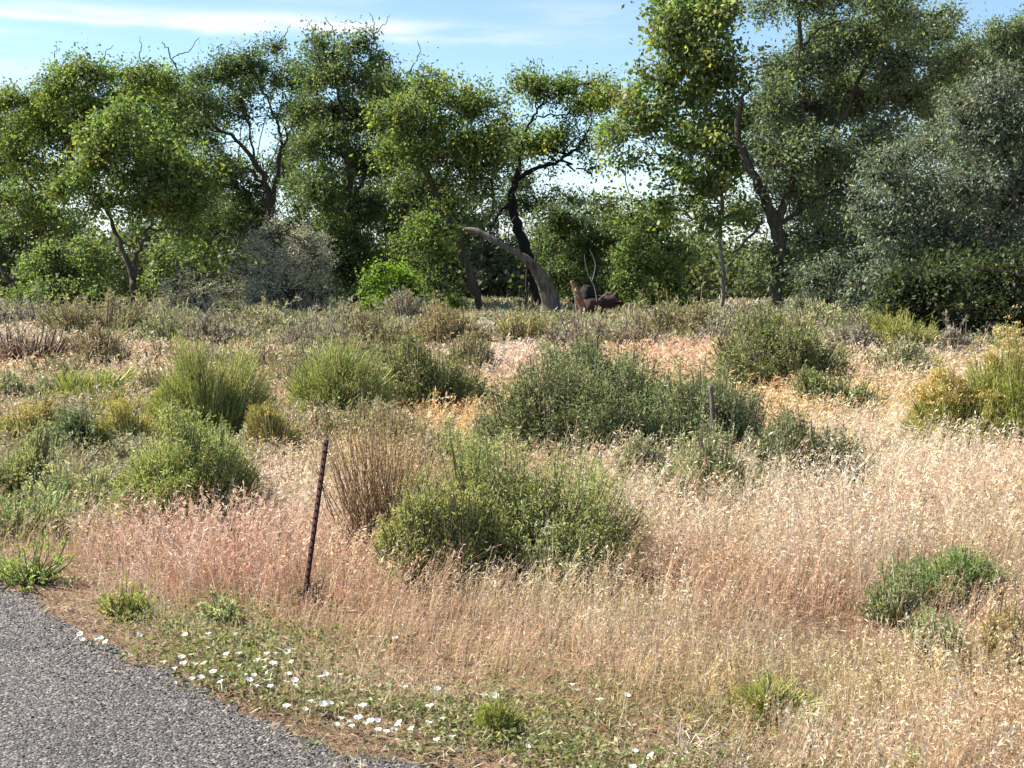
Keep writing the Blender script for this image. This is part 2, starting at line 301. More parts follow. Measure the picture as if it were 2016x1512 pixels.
SG = 'sagebrush scattered across the field'; TG = 'shrubs in front of the tree line'
S = [
 # far row under the trees
 ('sagebrush', 'tall loose olive sagebrush in front of the forked green tree at left', 200, 668, 175, 80, 'olive', SG, {}),
 ('sagebrush', 'dark grey-green sagebrush casting a deep shadow right of the tall olive one at left', 335, 684, 130, 64, 'sage', SG, {}),
 ('sagebrush', 'grey twiggy sagebrush below the low silver shrub at left', 430, 688, 110, 62, 'grey', SG, {}),
 ('sagebrush', 'small yellow-green sagebrush directly in front of the big silver shrub', 490, 652, 110, 42, 'olive', SG, {}),
 ('sagebrush', 'rounded sagebrush with dark underside below the right half of the big silver shrub', 545, 664, 110, 56, 'sage', SG, {}),
 ('sagebrush', 'grey-brown sagebrush at the foot of the dark dense tree, behind the green clump', 600, 700, 150, 60, 'grey', SG, {}),
 ('sagebrush', 'olive sagebrush below the bright green sapling, left neighbour of the feathery one', 735, 694, 160, 78, 'olive', SG, {}),
 ('sagebrush', 'pale grey sagebrush tip rising right at the foot of the bright green sapling', 800, 645, 80, 56, 'grey', SG, {}),
 ('sagebrush', 'wide feathery olive-brown sagebrush in front of the leaning dark trunk', 862, 690, 165, 82, 'olive', SG, dict(tint_mul=(1.05, .95, .9))),
 ('sagebrush', 'yellow-green sagebrush in front of the fallen grey trunk', 1035, 680, 150, 72, 'olive', SG, dict(tint_mul=(1.15, 1.15, .9))),
 ('sagebrush', 'grey-brown sagebrush below the rotten orange stump', 1160, 690, 150, 42, 'grey', SG, {}),
 ('sagebrush', 'brownish thin sagebrush below the dark hollow log', 1235, 688, 130, 46, 'grey', SG, dict(tint_mul=(1., .9, .8))),
 ('sagebrush', 'broad olive sagebrush under the bright cottonwood leaves', 1330, 676, 190, 82, 'olive', SG, {}),
 ('sagebrush', 'small grey sagebrush between the slender pale trunk and the thick dark trunk', 1470, 655, 105, 55, 'grey', SG, {}),
 ('sagebrush', 'soft pale grey sagebrush right of the thick dark trunk', 1610, 660, 110, 68, 'sage', SG, dict(tint_mul=(1.15, 1.15, 1.15))),
 ('sagebrush', 'pale grey-green sagebrush at the left foot of the silver tree', 1690, 672, 90, 62, 'sage', SG, {}),
 ('rabbitbrush', 'rounded olive-green rabbitbrush in front of the silver tree', 1780, 702, 155, 78, 'broom', SG, {}),
 ('sagebrush', 'grey sagebrush in the shade edge of the silver tree, right of the olive rabbitbrush', 1880, 706, 120, 62, 'grey', SG, {}),
 ('sagebrush', 'low grey sagebrush at right edge below the shaded silver tree', 1965, 705, 110, 45, 'sage', SG, {}),
 ('sagebrush', 'small grey-brown sagebrush left of the dark broad one, under the olive one', 1420, 690, 90, 42, 'grey', SG, {}),
 ('sagebrush', 'low grey sagebrush under the left edge of the tree line', 90, 655, 140, 46, 'grey', SG, {}),
 ('sagebrush', 'small olive sagebrush at the foot of the forked green tree', 285, 642, 100, 44, 'olive', SG, {}),
 ('sagebrush', 'grey sagebrush in the shade of the dense dark tree', 660, 655, 120, 44, 'grey', SG, {}),
 ('sagebrush', 'olive sagebrush sprawling above the dome shrub, left of the low sprawling one', 700, 738, 150, 56, 'olive', SG, {}),
 ('sagebrush', 'thin olive sagebrush right of the low sprawling shrub', 925, 745, 90, 58, 'olive', SG, dict(cov=.8)),
 ('sagebrush', 'grey twiggy sagebrush right of the leaning dark trunk', 962, 682, 80, 52, 'grey', SG, {}),
 ('sagebrush', 'olive sagebrush in front of the foot of the burnt trunk', 1095, 655, 90, 38, 'olive', SG, {}),
 ('sagebrush', 'olive sagebrush behind the broad dark one with black shade', 1560, 690, 130, 56, 'olive', SG, {}),
 ('sagebrush', 'grey sagebrush left of the rounded olive-green rabbitbrush', 1690, 702, 100, 52, 'grey', SG, {}),
 ('rabbitbrush', 'thin straw-tinged rabbitbrush left of the large broom shrub', 245, 835, 130, 62, 'broom', SG, dict(tint_mul=(1.15, .95, 1.), cov=.7)),
 ('sagebrush', 'olive sagebrush between the tops of the large broom shrub and the dome shrub', 565, 775, 110, 66, 'olive', SG, {}),
 ('sagebrush', 'loose olive sagebrush in front of the right side of the dome shrub', 700, 868, 150, 78, 'olive', SG, dict(cov=.8)),
 ('sagebrush', 'olive sagebrush left of the big dark bank, in front of golden grass', 885, 915, 110, 80, 'olive', SG, dict(cov=.8)),
 ('sagebrush', 'grey-green sagebrush between the widest green shrub and the big dark bank', 1270, 950, 140, 84, 'sage', SG, {}),
 ('sagebrush', 'grey-green sagebrush filling the dip between the stake and the low dark end bush', 1480, 950, 110, 84, 'sage', SG, dict(cov=.8)),
 ('sagebrush', 'grey-brown low sagebrush right of the pink grass at left', 440, 655, 90, 40, 'grey', SG, {}),
 ('sagebrush', 'olive sagebrush left of the large broom shrub, above the straw-tinged one', 300, 790, 120, 56, 'olive', SG, {}),
 ('sagebrush', 'small grey-green sagebrush between the dark low rabbitbrush and the left edge', 85, 800, 90, 50, 'sage', SG, {}),
 ('sagebrush', 'pale grey sagebrush just behind the top of the dome shrub', 640, 735, 120, 44, 'sage', SG, {}),
 ('sagebrush', 'olive sagebrush right of the large broom shrub top, left of the dome shrub', 520, 745, 120, 48, 'olive', SG, {}),
 ('sagebrush', 'olive-grey sagebrush low behind the round bright green shrub, to its left', 290, 905, 120, 58, 'sage', SG, dict(cov=.8)),
 ('weed_clump', 'grey seeded weed behind the round bright green shrub, to its right', 475, 915, 90, 60, 'weed', None, dict(cov=.6, tint_mul=(.9, .85, .85))),
 ('weed_clump', 'leafy grey-green weed at the left edge in front of the cut-off green shrub', 60, 1020, 160, 56, 'weed', None, dict(cov=.7, tint_mul=(.75, .9, .75))),
 ('sagebrush', 'dull olive sagebrush under the reddish-stemmed one at left', 130, 752, 120, 40, 'olive', SG, {}),
 ('sagebrush', 'grey sagebrush left of the broad dark one, at the edge of the pink grass', 1400, 672, 110, 46, 'sage', SG, {}),
 ('sagebrush', 'grey-olive sagebrush behind the thin grey-green one at right', 1800, 730, 120, 44, 'olive', SG, {}),
 ('sagebrush', 'green-grey sagebrush at the left foot of the big dark bank', 985, 895, 110, 84, 'sage', SG, dict(tint_mul=(.85, .9, .8))),
 # left middle
 ('dead_shrub', 'grey-brown leafless shrub at left edge above the green rabbitbrush', 50, 722, 150, 60, 'dead', None, dict(cov=1.6)),
 ('sagebrush', 'reddish-stemmed brownish sagebrush at left, standing by the pink grass', 205, 728, 120, 70, 'grey', SG, dict(tint_mul=(1.05, .95, .7))),
 ('dead_shrub', 'small dark leafless shrub beside the pink grass at left', 325, 726, 60, 46, 'dead', None, {}),
 ('rabbitbrush', 'low dark olive rabbitbrush at left below the orange grass', 165, 795, 210, 64, 'broom', SG, dict(tint_mul=(.8, .9, .8))),
 ('sagebrush', 'grey-green sagebrush cut by the left edge, below the leafless shrub', 8, 800, 70, 70, 'sage', SG, {}),
 ('rabbitbrush', 'yellowing rabbitbrush with dry tops at left edge', 50, 868, 130, 70, 'broom', SG, dict(heads=((.55, .42, .2), .15, .025), tint_mul=(1.1, 1., 1.))),
 ('sagebrush', 'blue-green sagebrush clump with dark middle left of the large broom shrub', 160, 890, 110, 92, 'dark', SG, dict(tint_mul=(1.2, 1.3, 1.3))),
 ('rabbitbrush', 'thin yellow-green rabbitbrush in front of the large broom shrub', 260, 888, 160, 88, 'broom', SG, dict(cov=.7, heads=((.5, .42, .12), .3, .02), tint_mul=(1.1, 1., .9))),
 ('sagebrush', 'grey-green sagebrush behind the top of the large broom shrub', 440, 730, 140, 42, 'sage', SG, {}),
 ('rabbitbrush', 'large upright yellow-green broom shrub left of centre', 410, 868, 235, 172, 'broom', SG, dict(lumps=3, tint_mul=(.8, .86, .9), cov=1.2)),
 ('rabbitbrush', 'soft grey-green dome shrub right of the large broom shrub', 650, 818, 215, 128, 'broom', SG, dict(tint_mul=(.78, .86, 1.1), lumps=2, cov=1.3)),
 ('sagebrush', 'low sprawling olive shrub with brown dead underside, behind the golden grass at centre', 850, 802, 225, 118, 'dark', SG, dict(tint_mul=(1.25, 1.2, .9))),
 ('rabbitbrush', 'tan half-dry broom shrub between the large broom shrub and the grey-green dome', 545, 885, 110, 90, 'broom', SG, dict(tint_mul=(1.2, .95, .95), cov=.7)),
 ('sagebrush', 'thin grey sagebrush standing behind the tall tan stalks', 770, 895, 140, 100, 'olive', SG, dict(cov=.8)),
 ('sagebrush', 'round bright green shrub standing alone left of the rusty post', 372, 1002, 232, 160, 'green', SG, dict(lumps=1, depth=.95, cov=1.2)),
 ('sagebrush', 'green shrub cut by the left edge, left of the round bright one', 35, 965, 140, 92, 'green', SG, dict(tint_mul=(1., .95, 1.1))),
 ('weed_clump', 'loose grey-green weed between the two bright green shrubs at left', 165, 980, 150, 80, 'weed', None, dict(cov=.7)),
 ('tall_weed', 'tall see-through clump of thin tan stalks just right of the rusty post', 748, 1068, 250, 235, 'tan', None, dict(cov=1.0, lumps=5, depth=.5)),
 # centre
 ('sagebrush', 'dark dense sagebrush, left part of the big dark bank at centre', 1100, 902, 300, 185, 'dark', SG, dict(tint_mul=(1.15, 1.15, 1.1), lumps=5)),
 ('sagebrush', 'tallest dark grey-green sagebrush topping the big bank at centre', 1190, 885, 270, 212, 'dark', SG, dict(tint_mul=(1.3, 1.3, 1.3), lumps=4)),
 ('sagebrush', 'dark sagebrush, right part of the big bank, around the grey wooden stake', 1370, 905, 290, 185, 'dark', SG, dict(tint_mul=(1.2, 1.25, 1.3), lumps=4)),
 ('sagebrush', 'low dark green sagebrush at the right end of the big bank', 1570, 945, 235, 112, 'dark', SG, dict(lumps=3, cov=1.5)),
 ('sagebrush', 'upright grey-green sagebrush with spiky tips in front of the wooden stake', 1385, 985, 220, 118, 'sage', SG, dict(tint_mul=(.95, 1.0, .85), lumps=5)),
 ('sagebrush', 'widest bright green shrub in the foreground at centre', 1040, 1092, 370, 225, 'green', SG, dict(lumps=7, cov=1.1, tint_mul=(1.1, 1.05, 1.2))),
 ('sagebrush', 'thin grey-green shrub leaning against the left of the widest green shrub', 860, 1105, 200, 190, 'green', SG, dict(lumps=4, cov=.6, tint_mul=(1.2, 1.1, 1.2))),
 ('dead_shrub', 'dark bare branched dead shrub behind the tallest sagebrush at centre', 1135, 735, 100, 95, 'dead', None, dict(cov=.3)),
 # right
 ('sagebrush', 'broad dark sagebrush casting black shade, left of the round dark bush at right', 1535, 758, 225, 118, 'dark', SG, dict(tint_mul=(1.25, 1.2, .95), lumps=4)),
 ('sagebrush', 'thin grey-green sagebrush above the round dark bush at right', 1755, 745, 120, 58, 'sage', SG, dict(cov=.8)),
 ('sagebrush', 'small round dark green bush alone in golden grass at right', 1650, 820, 140, 82, 'dark', SG, dict(tint_mul=(1.1, 1.2, .9), lumps=3)),
 ('rabbitbrush', 'rabbitbrush with flat yellow flower heads near the right edge', 1885, 888, 190, 128, 'broom', SG, dict(heads=((.62, .48, .2), .16, .028), tint_mul=(1.0, .95, .8), lumps=3)),
 ('rabbitbrush', 'tall green rabbitbrush cut by the right edge', 1990, 888, 170, 205, 'broom', SG, dict(tint_mul=(.9, 1., .8), heads=((.6, .46, .2), .06, .025))),
 ('sagebrush', 'green spreading shrub low at right with a blue-green tint', 1880, 1185, 250, 112, 'green', SG, dict(tint_mul=(.85, 1., 1.05), lumps=5)),
 ('weed_clump', 'thin grey-green weed left of the low spreading green shrub', 1765, 1232, 110, 150, 'weed', None, dict(cov=.6, tint_mul=(.75, .8, .75))),
 ('weed_clump', 'pale seeded weed in front of the low spreading green shrub', 1865, 1318, 130, 118, 'weed', None, dict(cov=.8)),
 ('dead_shrub', 'pinkish dry bushy weed at the right edge of the foreground', 1990, 1325, 130, 165, 'weed', None, dict(cov=1.3, tint_mul=(1.3, .95, .95))),
 ('weed_clump', 'green weed tuft growing at the corner of the asphalt', 245, 1214, 120, 52, 'green', None, dict(lumps=3, tint_mul=(1.15, 1.1, .9), cov=.7)),
 ('weed_clump', 'upright pale grey-green weed between the green tuft and the rusty post', 445, 1228, 70, 66, 'weed', None, dict(cov=.8)),
 ('weed_clump', 'bright yellow-green weed patch at the left edge above the asphalt', 50, 1096, 150, 30, 'weed', None, dict(tint_mul=(.8, .95, .5), cov=.6)),
 ('weed_clump', 'white-flowering weed at the foot of the widest green shrub', 1085, 1125, 130, 70, 'weed', None, dict(cov=.5, tint_mul=(.8, .85, .7), heads=((.75, .73, .6), .9, .012))),
 ('grass_tuft', 'bright green upright tuft in the foreground right of the lower white flowers', 980, 1448, 90, 78, 'broom', None, dict(tint_mul=(1., 1.05, .8), lumps=2)),
 ('grass_tuft', 'wide yellow-green grassy weed in the foreground at right', 1520, 1402, 210, 66, 'broom', None, dict(tint_mul=(1., 1.05, .8), cov=.7)),
 ('grass_tuft', 'small vivid green tuft at the bottom edge right of the dead stalks', 1790, 1520, 60, 50, 'broom', None, dict(tint_mul=(.9, 1.2, .7), lumps=1)),
 ('weed_clump', 'dry grey weed at the foot of the rusty post', 612, 1190, 90, 34, 'dead', None, dict(cov=1.5, tint_mul=(1.3, 1.3, 1.2), lumps=2)),
]
def footing(cx, by):                         # the visible foot is hidden by grass, so the true foot is a little nearer
    g = G(cx, by); return G(cx, by + (F / g[1] * .13 if by < 1150 else 0))
FOOT = []
for q in S:
    b_ = footing(q[2], q[3]); FOOT.append((b_[0], b_[1], q[4] * b_[1] / F * .5, q[4] * b_[1] / F * .4 * q[8].get('cov', 1) ** .5, q[6] == 'tan'))

# ------------------------------------------------------------------ dry grass (nobody could count it)
# zones: px, py, rx, ry, weight, height, density, colour
PINK, STRAW, BLOND, GOLD, OLIVE, RUST = (.56, .37, .28), (.58, .45, .30), (.66, .53, .38), (.60, .42, .20), (.28, .29, .12), (.44, .25, .16)
ZONES = [
 (350, 1110, 330, 90, 1.6, .31, 1.1, PINK), (800, 1170, 260, 70, 1.4, .27, 1.1, (.60, .40, .27)), (600, 1020, 90, 60, 1.5, .30, 1., BLOND),
 (1250, 1180, 260, 90, 1.4, .30, 1.0, STRAW), (1500, 1130, 320, 90, 1.5, .42, 1.1, (.60, .46, .33)), (1750, 1020, 350, 110, 1.9, .43, 1.2, BLOND),
 (1900, 1080, 200, 90, 1.2, .50, 1.2, (.54, .41, .27)), (1600, 830, 330, 50, 1.6, .30, 1., GOLD), (1800, 760, 250, 50, 1.4, .34, 1., STRAW),
 (1350, 740, 110, 40, 1.6, .33, 1., (.58, .38, .24)), (1000, 740, 80, 60, 1.6, .35, 1., (.55, .42, .31)), (850, 840, 120, 40, 1.5, .30, 1., GOLD),
 (450, 1285, 480, 60, 1.5, .09, .9, (.46, .40, .25)), (250, 760, 200, 40, 1.5, .3, .9, (.60, .42, .27)), (120, 680, 160, 40, 1.4, .35, .9, (.56, .44, .36)),
 (1000, 1320, 350, 90, 1.5, .15, 1.1, (.58, .45, .31)), (1400, 1260, 220, 40, 1.5, .16, .9, STRAW), (1710, 1258, 150, 34, 4., .04, .2, (.46, .27, .19)), (1640, 1318, 230, 36, 1.8, .07, .6, (.5, .38, .24)),
 (1500, 1400, 400, 60, 1.4, .16, 1., (.50, .44, .2)), (1850, 1400, 240, 110, 1.6, .24, 1., (.54, .40, .23)), (1650, 1480, 300, 50, 1.4, .14, 1., (.64, .46, .34)),
 (1950, 1290, 120, 80, 1.6, .3, 1.1, (.56, .38, .29)), (950, 1460, 420, 60, 1.5, .10, .9, (.48, .42, .25)), (60, 1060, 130, 50, 1.6, .14, .9, (.28, .28, .10)),
 (100, 980, 160, 50, 1.5, .22, .9, (.26, .25, .12)), (60, 1130, 120, 26, 2., .05, .3, (.42, .28, .18)), (600, 625, 900, 30, 1.6, .34, .8, (.34, .31, .21)), (1500, 640, 600, 40, 1.2, .32, .8, (.36, .33, .2)),
 (300, 900, 200, 50, 1.2, .28, .9, (.36, .30, .20)), (720, 950, 100, 80, 1.4, .32, 1., (.50, .36, .21)), (1100, 1230, 300, 40, 1.0, .2, .9, (.34, .30, .14))]
ZA = np.array([z[:7] for z in ZONES]); ZC = np.array([z[7] for z in ZONES])
def zone(x, y):
    px, py = proj(np.stack([x, y, np.zeros(len(x))], 1))
    wsum = np.full(len(x), .12); h = wsum * .3; de = wsum * .9; c = wsum[:, None] * np.array([[.46, .33, .2]])
    for z, cc in zip(ZA, ZC):
        wg = z[4] * np.exp(-((px - z[0]) / z[2]) ** 2 - ((py - z[1]) / z[3]) ** 2)
        wsum = wsum + wg; h = h + wg * z[5]; de = de + wg * z[6]; c = c + wg[:, None] * np.array(cc)[None]
    return h / wsum, de / wsum, c / wsum[:, None], px, py
def sample_field(n, d0, d1, power, spread=.53):
    u = rg.random(n); k = 2 - power; d = (d0 ** k + u * (d1 ** k - d0 ** k)) ** (1 / k)
    return rg.uniform(-spread, spread, n) * d, d
def snoise(x, y, f, ph):
    return np.sin(x * f + ph + 1.7 * np.sin(y * f * .8 + ph * 2)) * np.cos(y * f * 1.13 - ph + 1.3 * np.sin(x * f * .67))
def dry_grass():
    acc = Acc()
    ntuft = 66000
    tx, ty = sample_field(ntuft, 3.4, 62, 1.42)
    # five stems per tuft
    x = np.repeat(tx, 5); y = np.repeat(ty, 5); jit = .012 + .0032 * y; tuft = np.repeat(np.arange(ntuft), 5); tufth = rg.uniform(.55, 1.2, ntuft); tuftc = 1 + rg.normal(size=(ntuft, 1)) * .17; tuftg = rg.random(ntuft)
    x = x + rg.normal(size=len(x)) * jit; y = y + rg.normal(size=len(y)) * jit
    h, de, c, px, py = zone(x, y)
    pat = .5 + .5 * snoise(x, y, 1.1, .7) * .6 + .25 * snoise(x, y, 3.7, 2.)
    s = road_side(x, y)
    keep = (s > -.02) & (rg.random(len(x)) < de * np.clip(.28 + 1.15 * pat, .12, 1.1)) & (rg.random(len(x)) < np.clip((s - .02) / .35, .15, 1))
    x, y, h, c, s, tuft = (a[keep] for a in (x, y, h, c, s, tuft)); n = len(x)
    cut = np.ones(n)
    for fx, fy, fw, fd, thin in FOOT:
        if not thin: cut = np.minimum(cut, np.clip((((x - fx) / fw) ** 2 + ((y - fy) / np.maximum(fd, .15)) ** 2) - .55, .25, 1))
    h = h * cut
    h = h * np.where((s < .75) & (y < 6.6) & (x < .9), .55, 1)
    pat2 = snoise(x, y, 2.3, 4.)
    H = h * tufth[tuft] * rg.uniform(.35, 1.3, n) ** .8 * (1 + .18 * pat2) * np.clip(s / .5 + .3, .3, 1)
    z = gz(x, y); base = np.stack([x, y, z], 1)
    a = 3.0 * snoise(x, y, .9, 5.) + rg.normal(size=n) * 1.1; lean = H * np.abs(rg.normal(size=n) * .42 + .22 + .2 * snoise(x, y, 1.7, 8.))
    tip = base + np.stack([np.cos(a) * lean + H * .10, np.sin(a) * lean, H], 1)
    midp = base + np.stack([np.cos(a) * lean * .2, np.sin(a) * lean * .2, H * .55], 1)
    wd = np.maximum(.0016, .00042 * y) * rg.uniform(.6, 1.3, n)
    c = c * np.array([1.17, 1.20, 1.25]) * tuftc[tuft]
    gmix = np.clip(snoise(x, y, 2.9, 6.) * .5 + snoise(x, y, 6.3, 2.5) * .35 - .15, 0, .8)[:, None] * (tuftg[tuft] < .7)[:, None] * np.clip(1.25 - y / 14, .15, 1)[:, None]
    c = c * (1 - gmix) + np.array([.30, .31, .13]) * gmix
    brn = (tuftg[tuft] > .9)[:, None]; c = np.where(brn, c * [.62, .52, .48], c)
    cols = np.clip(c * (1 + rg.normal(size=(n, 1)) * .20) * (1 + rg.normal(size=(n, 3)) * .05), .02, .9)
    pale = rg.random(n) < .16; cols[pale] = np.clip(cols[pale] * .55 + .32, 0, .85)
    redd = snoise(x, y, 1.6, 9.) > .55; cols[redd] *= (1.02, .90, .88)
    pts = bez(base, midp, tip, 4)
    ribbons(acc, pts, wd[:, None] * np.array([1, .9, .7, .4]), np.clip(cols * 1.0, 0, .9), rg)
    # nodding seed heads: several spikelets along the top third
    K = 7
    tt = rg.uniform(.42, 1.02, (n, K)); T = tt[..., None]
    pos = base[:, None] * (1 - T) ** 2 + midp[:, None] * 2 * T * (1 - T) + tip[:, None] * T ** 2
    dr = rg.normal(size=(n, K, 3)) * .75 + np.array([.35, 0, .25]); dr[..., 2] -= .35 * rg.random((n, K))
    sl = (np.maximum(.021, .0036 * y) * rg.uniform(.6, 1.4, n) * np.clip(H / .25, .35, 1.1))[:, None] * rg.uniform(.6, 1.2, (n, K))
    cc = np.repeat(cols, K, 0) * (1 + rg.normal(size=(n * K, 1)) * .16)
    leaves(acc, pos.reshape(-1, 3), dr.reshape(-1, 3), sl.ravel(), sl.ravel() * .25, np.clip(cc, .02, .9), rg)
    o = acc.build('dry_grass', M_GRASS); o['kind'] = 'stuff'
    tag(o, 'pinkish and straw coloured dry grass with nodding seed heads over the whole field', 'grass')
dry_grass()

def litter():                                # short fallen stalks on the verge
    acc = Acc(); n = 120000
    x, y = sample_field(n, 3.4, 14, 1.3); s = road_side(x, y); k = (s > -.12) & (rg.random(n) < np.clip(.45 + s * 2, 0.05, 1)); x, y = x[k], y[k]; n = len(x)
    h, de, c, _, _ = zone(x, y)
    d = rg.normal(size=(n, 3)); d[:, 2] = np.abs(d[:, 2]) * .6
    pos = np.stack([x, y, gz(x, y) + .004 + rg.random(n) ** 2 * .05], 1)
    ln = rg.uniform(.015, .06, n)
    leaves(acc, pos, d, ln, rg.uniform(.0025, .006, n), np.clip(tint(rg, n, [(.55, .42, .30), (.42, .30, .2), (.66, .55, .42), (.28, .22, .14), (.30, .30, .14)], .22), 0, .8), rg)
    o = acc.build('grass_litter', M_GRASS); o['kind'] = 'stuff'; tag(o, 'fallen broken straw and stalks lying on the bare soil of the verge', 'litter')
litter()

def low_scrub():
    acc = Acc(); n = 27000
    x, y = sample_field(n, 8, 60, 1.1)
    px, py = proj(np.stack([x, y, np.zeros(n)], 1)); wgt = np.zeros(n)
    for cx, cy, rx, ry, a in [(120, 840, 260, 110, .9), (450, 690, 420, 60, .55), (700, 800, 260, 60, .35), (600, 640, 700, 30, .55), (1500, 660, 600, 30, .55), (100, 930, 160, 60, .7), (560, 860, 160, 60, .7), (1400, 940, 220, 40, .3), (300, 790, 200, 50, .6)]:
        wgt = np.maximum(wgt, a * np.exp(-((px - cx) / rx) ** 4 - ((py - cy) / ry) ** 4))
    for cx, cy, rx, ry in [(120, 680, 90, 22), (230, 755, 110, 16), (1000, 740, 100, 60), (850, 840, 110, 30), (1340, 735, 110, 30), (290, 700, 60, 18)]:
        wgt *= 1 - .9 * np.exp(-((px - cx) / rx) ** 2 - ((py - cy) / ry) ** 2)
    k = rg.random(n) < wgt * np.clip(.55 + .7 * snoise(x, y, .9, 3.), 0, 1); x, y = x[k], y[k]; n = len(x)
    h = np.clip(.2 + .012 * y, .2, .5) * rg.uniform(.6, 1.2, n); per = 46; i = np.repeat(np.arange(n), per); m = len(i)
    off = rg.normal(size=(m, 3)) * (.5 * h[i])[:, None]; zz = h[i] * rg.random(m) ** .6 * np.clip(1.15 - .5 * np.hypot(off[:, 0], off[:, 1]) / h[i], .15, 1)
    col = tint(rg, n, [(.26, .26, .13), (.22, .24, .11), (.30, .28, .19), (.34, .27, .19), (.21, .23, .13)], .14)[i] * (1 + rg.normal(size=(m, 1)) * .18)
    ln = np.maximum(.02, .0042 * y)[i] * rg.uniform(.6, 1.4, m)
    leaves(acc, np.stack([x[i] + off[:, 0], y[i] + off[:, 1], gz(x, y)[i] + zz], 1), rg.normal(size=(m, 3)) * .7 + [0, 0, .8], ln, ln * .28, np.clip(col, .01, .8), rg)
    o = acc.build('low_scrub', M_SAGE); o['kind'] = 'stuff'; tag(o, 'low olive and grey scrub growing between the sagebrush', 'scrub')
low_scrub()

def verge_leaves():
    acc = Acc(); n = 170000
    x, y = sample_field(n, 3.5, 7.2, 1.0, .5)
    px, py = proj(np.stack([x, y, np.zeros(n)], 1)); s = road_side(x, y)
    band = np.exp(-((s - .35) / .55) ** 2) * np.clip((px - 180) / 200, 0, 1) * np.clip((2100 - px) / 900, .25, 1)
    pat = np.clip(.55 + .6 * snoise(x, y, 3.1, 1.) + .4 * snoise(x, y, 7.3, 3.), 0, 1)
    k = (s > -.10) & (rg.random(n) < band * pat * .95 * np.clip(s * 5 + .55, 0, 1)); x, y = x[k], y[k]; n = len(x)
    z = .008 + rg.random(n) * .045
    d = rg.normal(size=(n, 3)); d[:, 2] = d[:, 2] * .45 + .15
    ln = rg.uniform(.012, .03, n)
    leaves(acc, np.stack([x, y, z], 1), d, ln, ln * .5, tint(rg, n, [(.18, .21, .08), (.24, .27, .11), (.13, .155, .065), (.33, .32, .17)], .2), rg)
    o = acc.build('bindweed_leaves', M_GREEN); o['kind'] = 'stuff'; tag(o, 'low green creeping bindweed leaves along the edge of the asphalt', 'ground cover')
verge_leaves()

# ------------------------------------------------------------------ white bindweed flowers
FL = [(316,497),(323,518),(375,516),(395,511),(416,526),(547,499),(730,498),(820,495),(925,494),(818,548),(485,574),(512,578),(715,587),(722,612),(768,614),(803,612),(688,631),(645,605),(755,672),(790,666),(838,645),(872,663),(868,684),(892,575),(938,573),(943,620),(965,655),(985,640),(1000,658),(980,676),(1010,700),(1012,600),(1050,573),(1085,571),(1045,597),(1075,612),(1042,626),(1050,650),(1060,677),(1065,702),(1150,556),(1128,566),(1212,572),(1145,606),(1135,653),(1160,678),(1125,684),(1165,699),(1264,664),(1282,654),(1338,655),(1408,664),(1580,640),(1490,700),(1525,692),(1590,705),(1722,712),(1128,780),(1202,793),(1225,760),(1272,773),(1298,767),(1345,768),(1428,778),(1692,780),(1905,738),(1950,740),(1342,827),(1372,838),(1410,826),(1325,852),(1385,858),(1440,848),(1460,838),(1485,836),(1490,873),(1522,880),(1550,874),(1570,848),(1620,868),(1688,844),(1745,828),(1720,912),(1780,900),(1495,508),(1555,512),
 (1348*1+1000*0+0,580)] + [(x + 2016, y) for x, y in [(340,580),(235,695),(255,715),(345,755),(452,738),(485,957),(545,978),(62,938),(475,1020)]]
FL.remove((1348, 580))
def flower_mesh():
    acc = Acc(); k = 20; a = np.arange(k) * 2 * math.pi / k
    rings = [(.001, -.014, (.75, .75, .45)), (.0035, -.004, (.82, .82, .62)), (.009, .001, (.88, .87, .84)), (.0155, .0035, (.9, .89, .88))]
    V = []; C = []
    for r, z, c in rings:
        rr = r * (1 + (.07 if r > .01 else 0) * np.cos(5 * a)); V.append(np.stack([rr * np.cos(a), rr * np.sin(a), np.full(k, z) + (.0012 * np.cos(5 * a + 1) if r > .01 else 0)], 1)); C += [c] * k
    idx = np.arange(4 * k).reshape(4, k); nx = np.roll(idx, -1, 1)
    acc.add(np.array(V), np.stack([idx[:-1], nx[:-1], nx[1:], idx[1:]], -1).reshape(-1, 4), np.array(C))
    # the green stalk below
    p = np.array([[[0, 0, -.013], [.003, 0, -.025], [.004, .003, -.056]]]); tubes(acc, p, np.full((1, 3), .0009), np.array([.16, .2, .07]), 4)
    return acc
FLS = []
fl0 = flower_mesh().build('bindweed_flower', M_PETAL, smooth=True)
for i, (zx, zy) in enumerate(FL):
    px, py = zx / 2, 1000 + zy / 2
    d_ = ray(px, py); t_ = (CAMH - .052) / -d_[2]; p = d_ * t_; o = fl0 if i == 0 else fl0.copy()
    if i: COL.objects.link(o)
    o.location = (p[0], p[1], .052); s = rg.uniform(.68, 1.08); o.scale = (s, s, s)
    o.rotation_euler = (rg.normal() * .26 + .10, rg.normal() * .26 - .12, rg.uniform(0, 6.28))
    if zx < 560: lab = 'far left beside the asphalt'
    elif zy < 550 and zx < 1000: lab = 'above the dense patch'
    elif zx < 1240 and zy < 730: lab = 'dense patch below the post'
    elif zy < 730 and zx < 1800: lab = 'right of the dense patch'
    elif zy < 800 and zx < 1800: lab = 'thin band above the lower patch'
    elif zx < 1800: lab = 'lower patch'
    else: lab = 'dry grass right of all patches'
    FLS.append((lab, zx, zy, o))

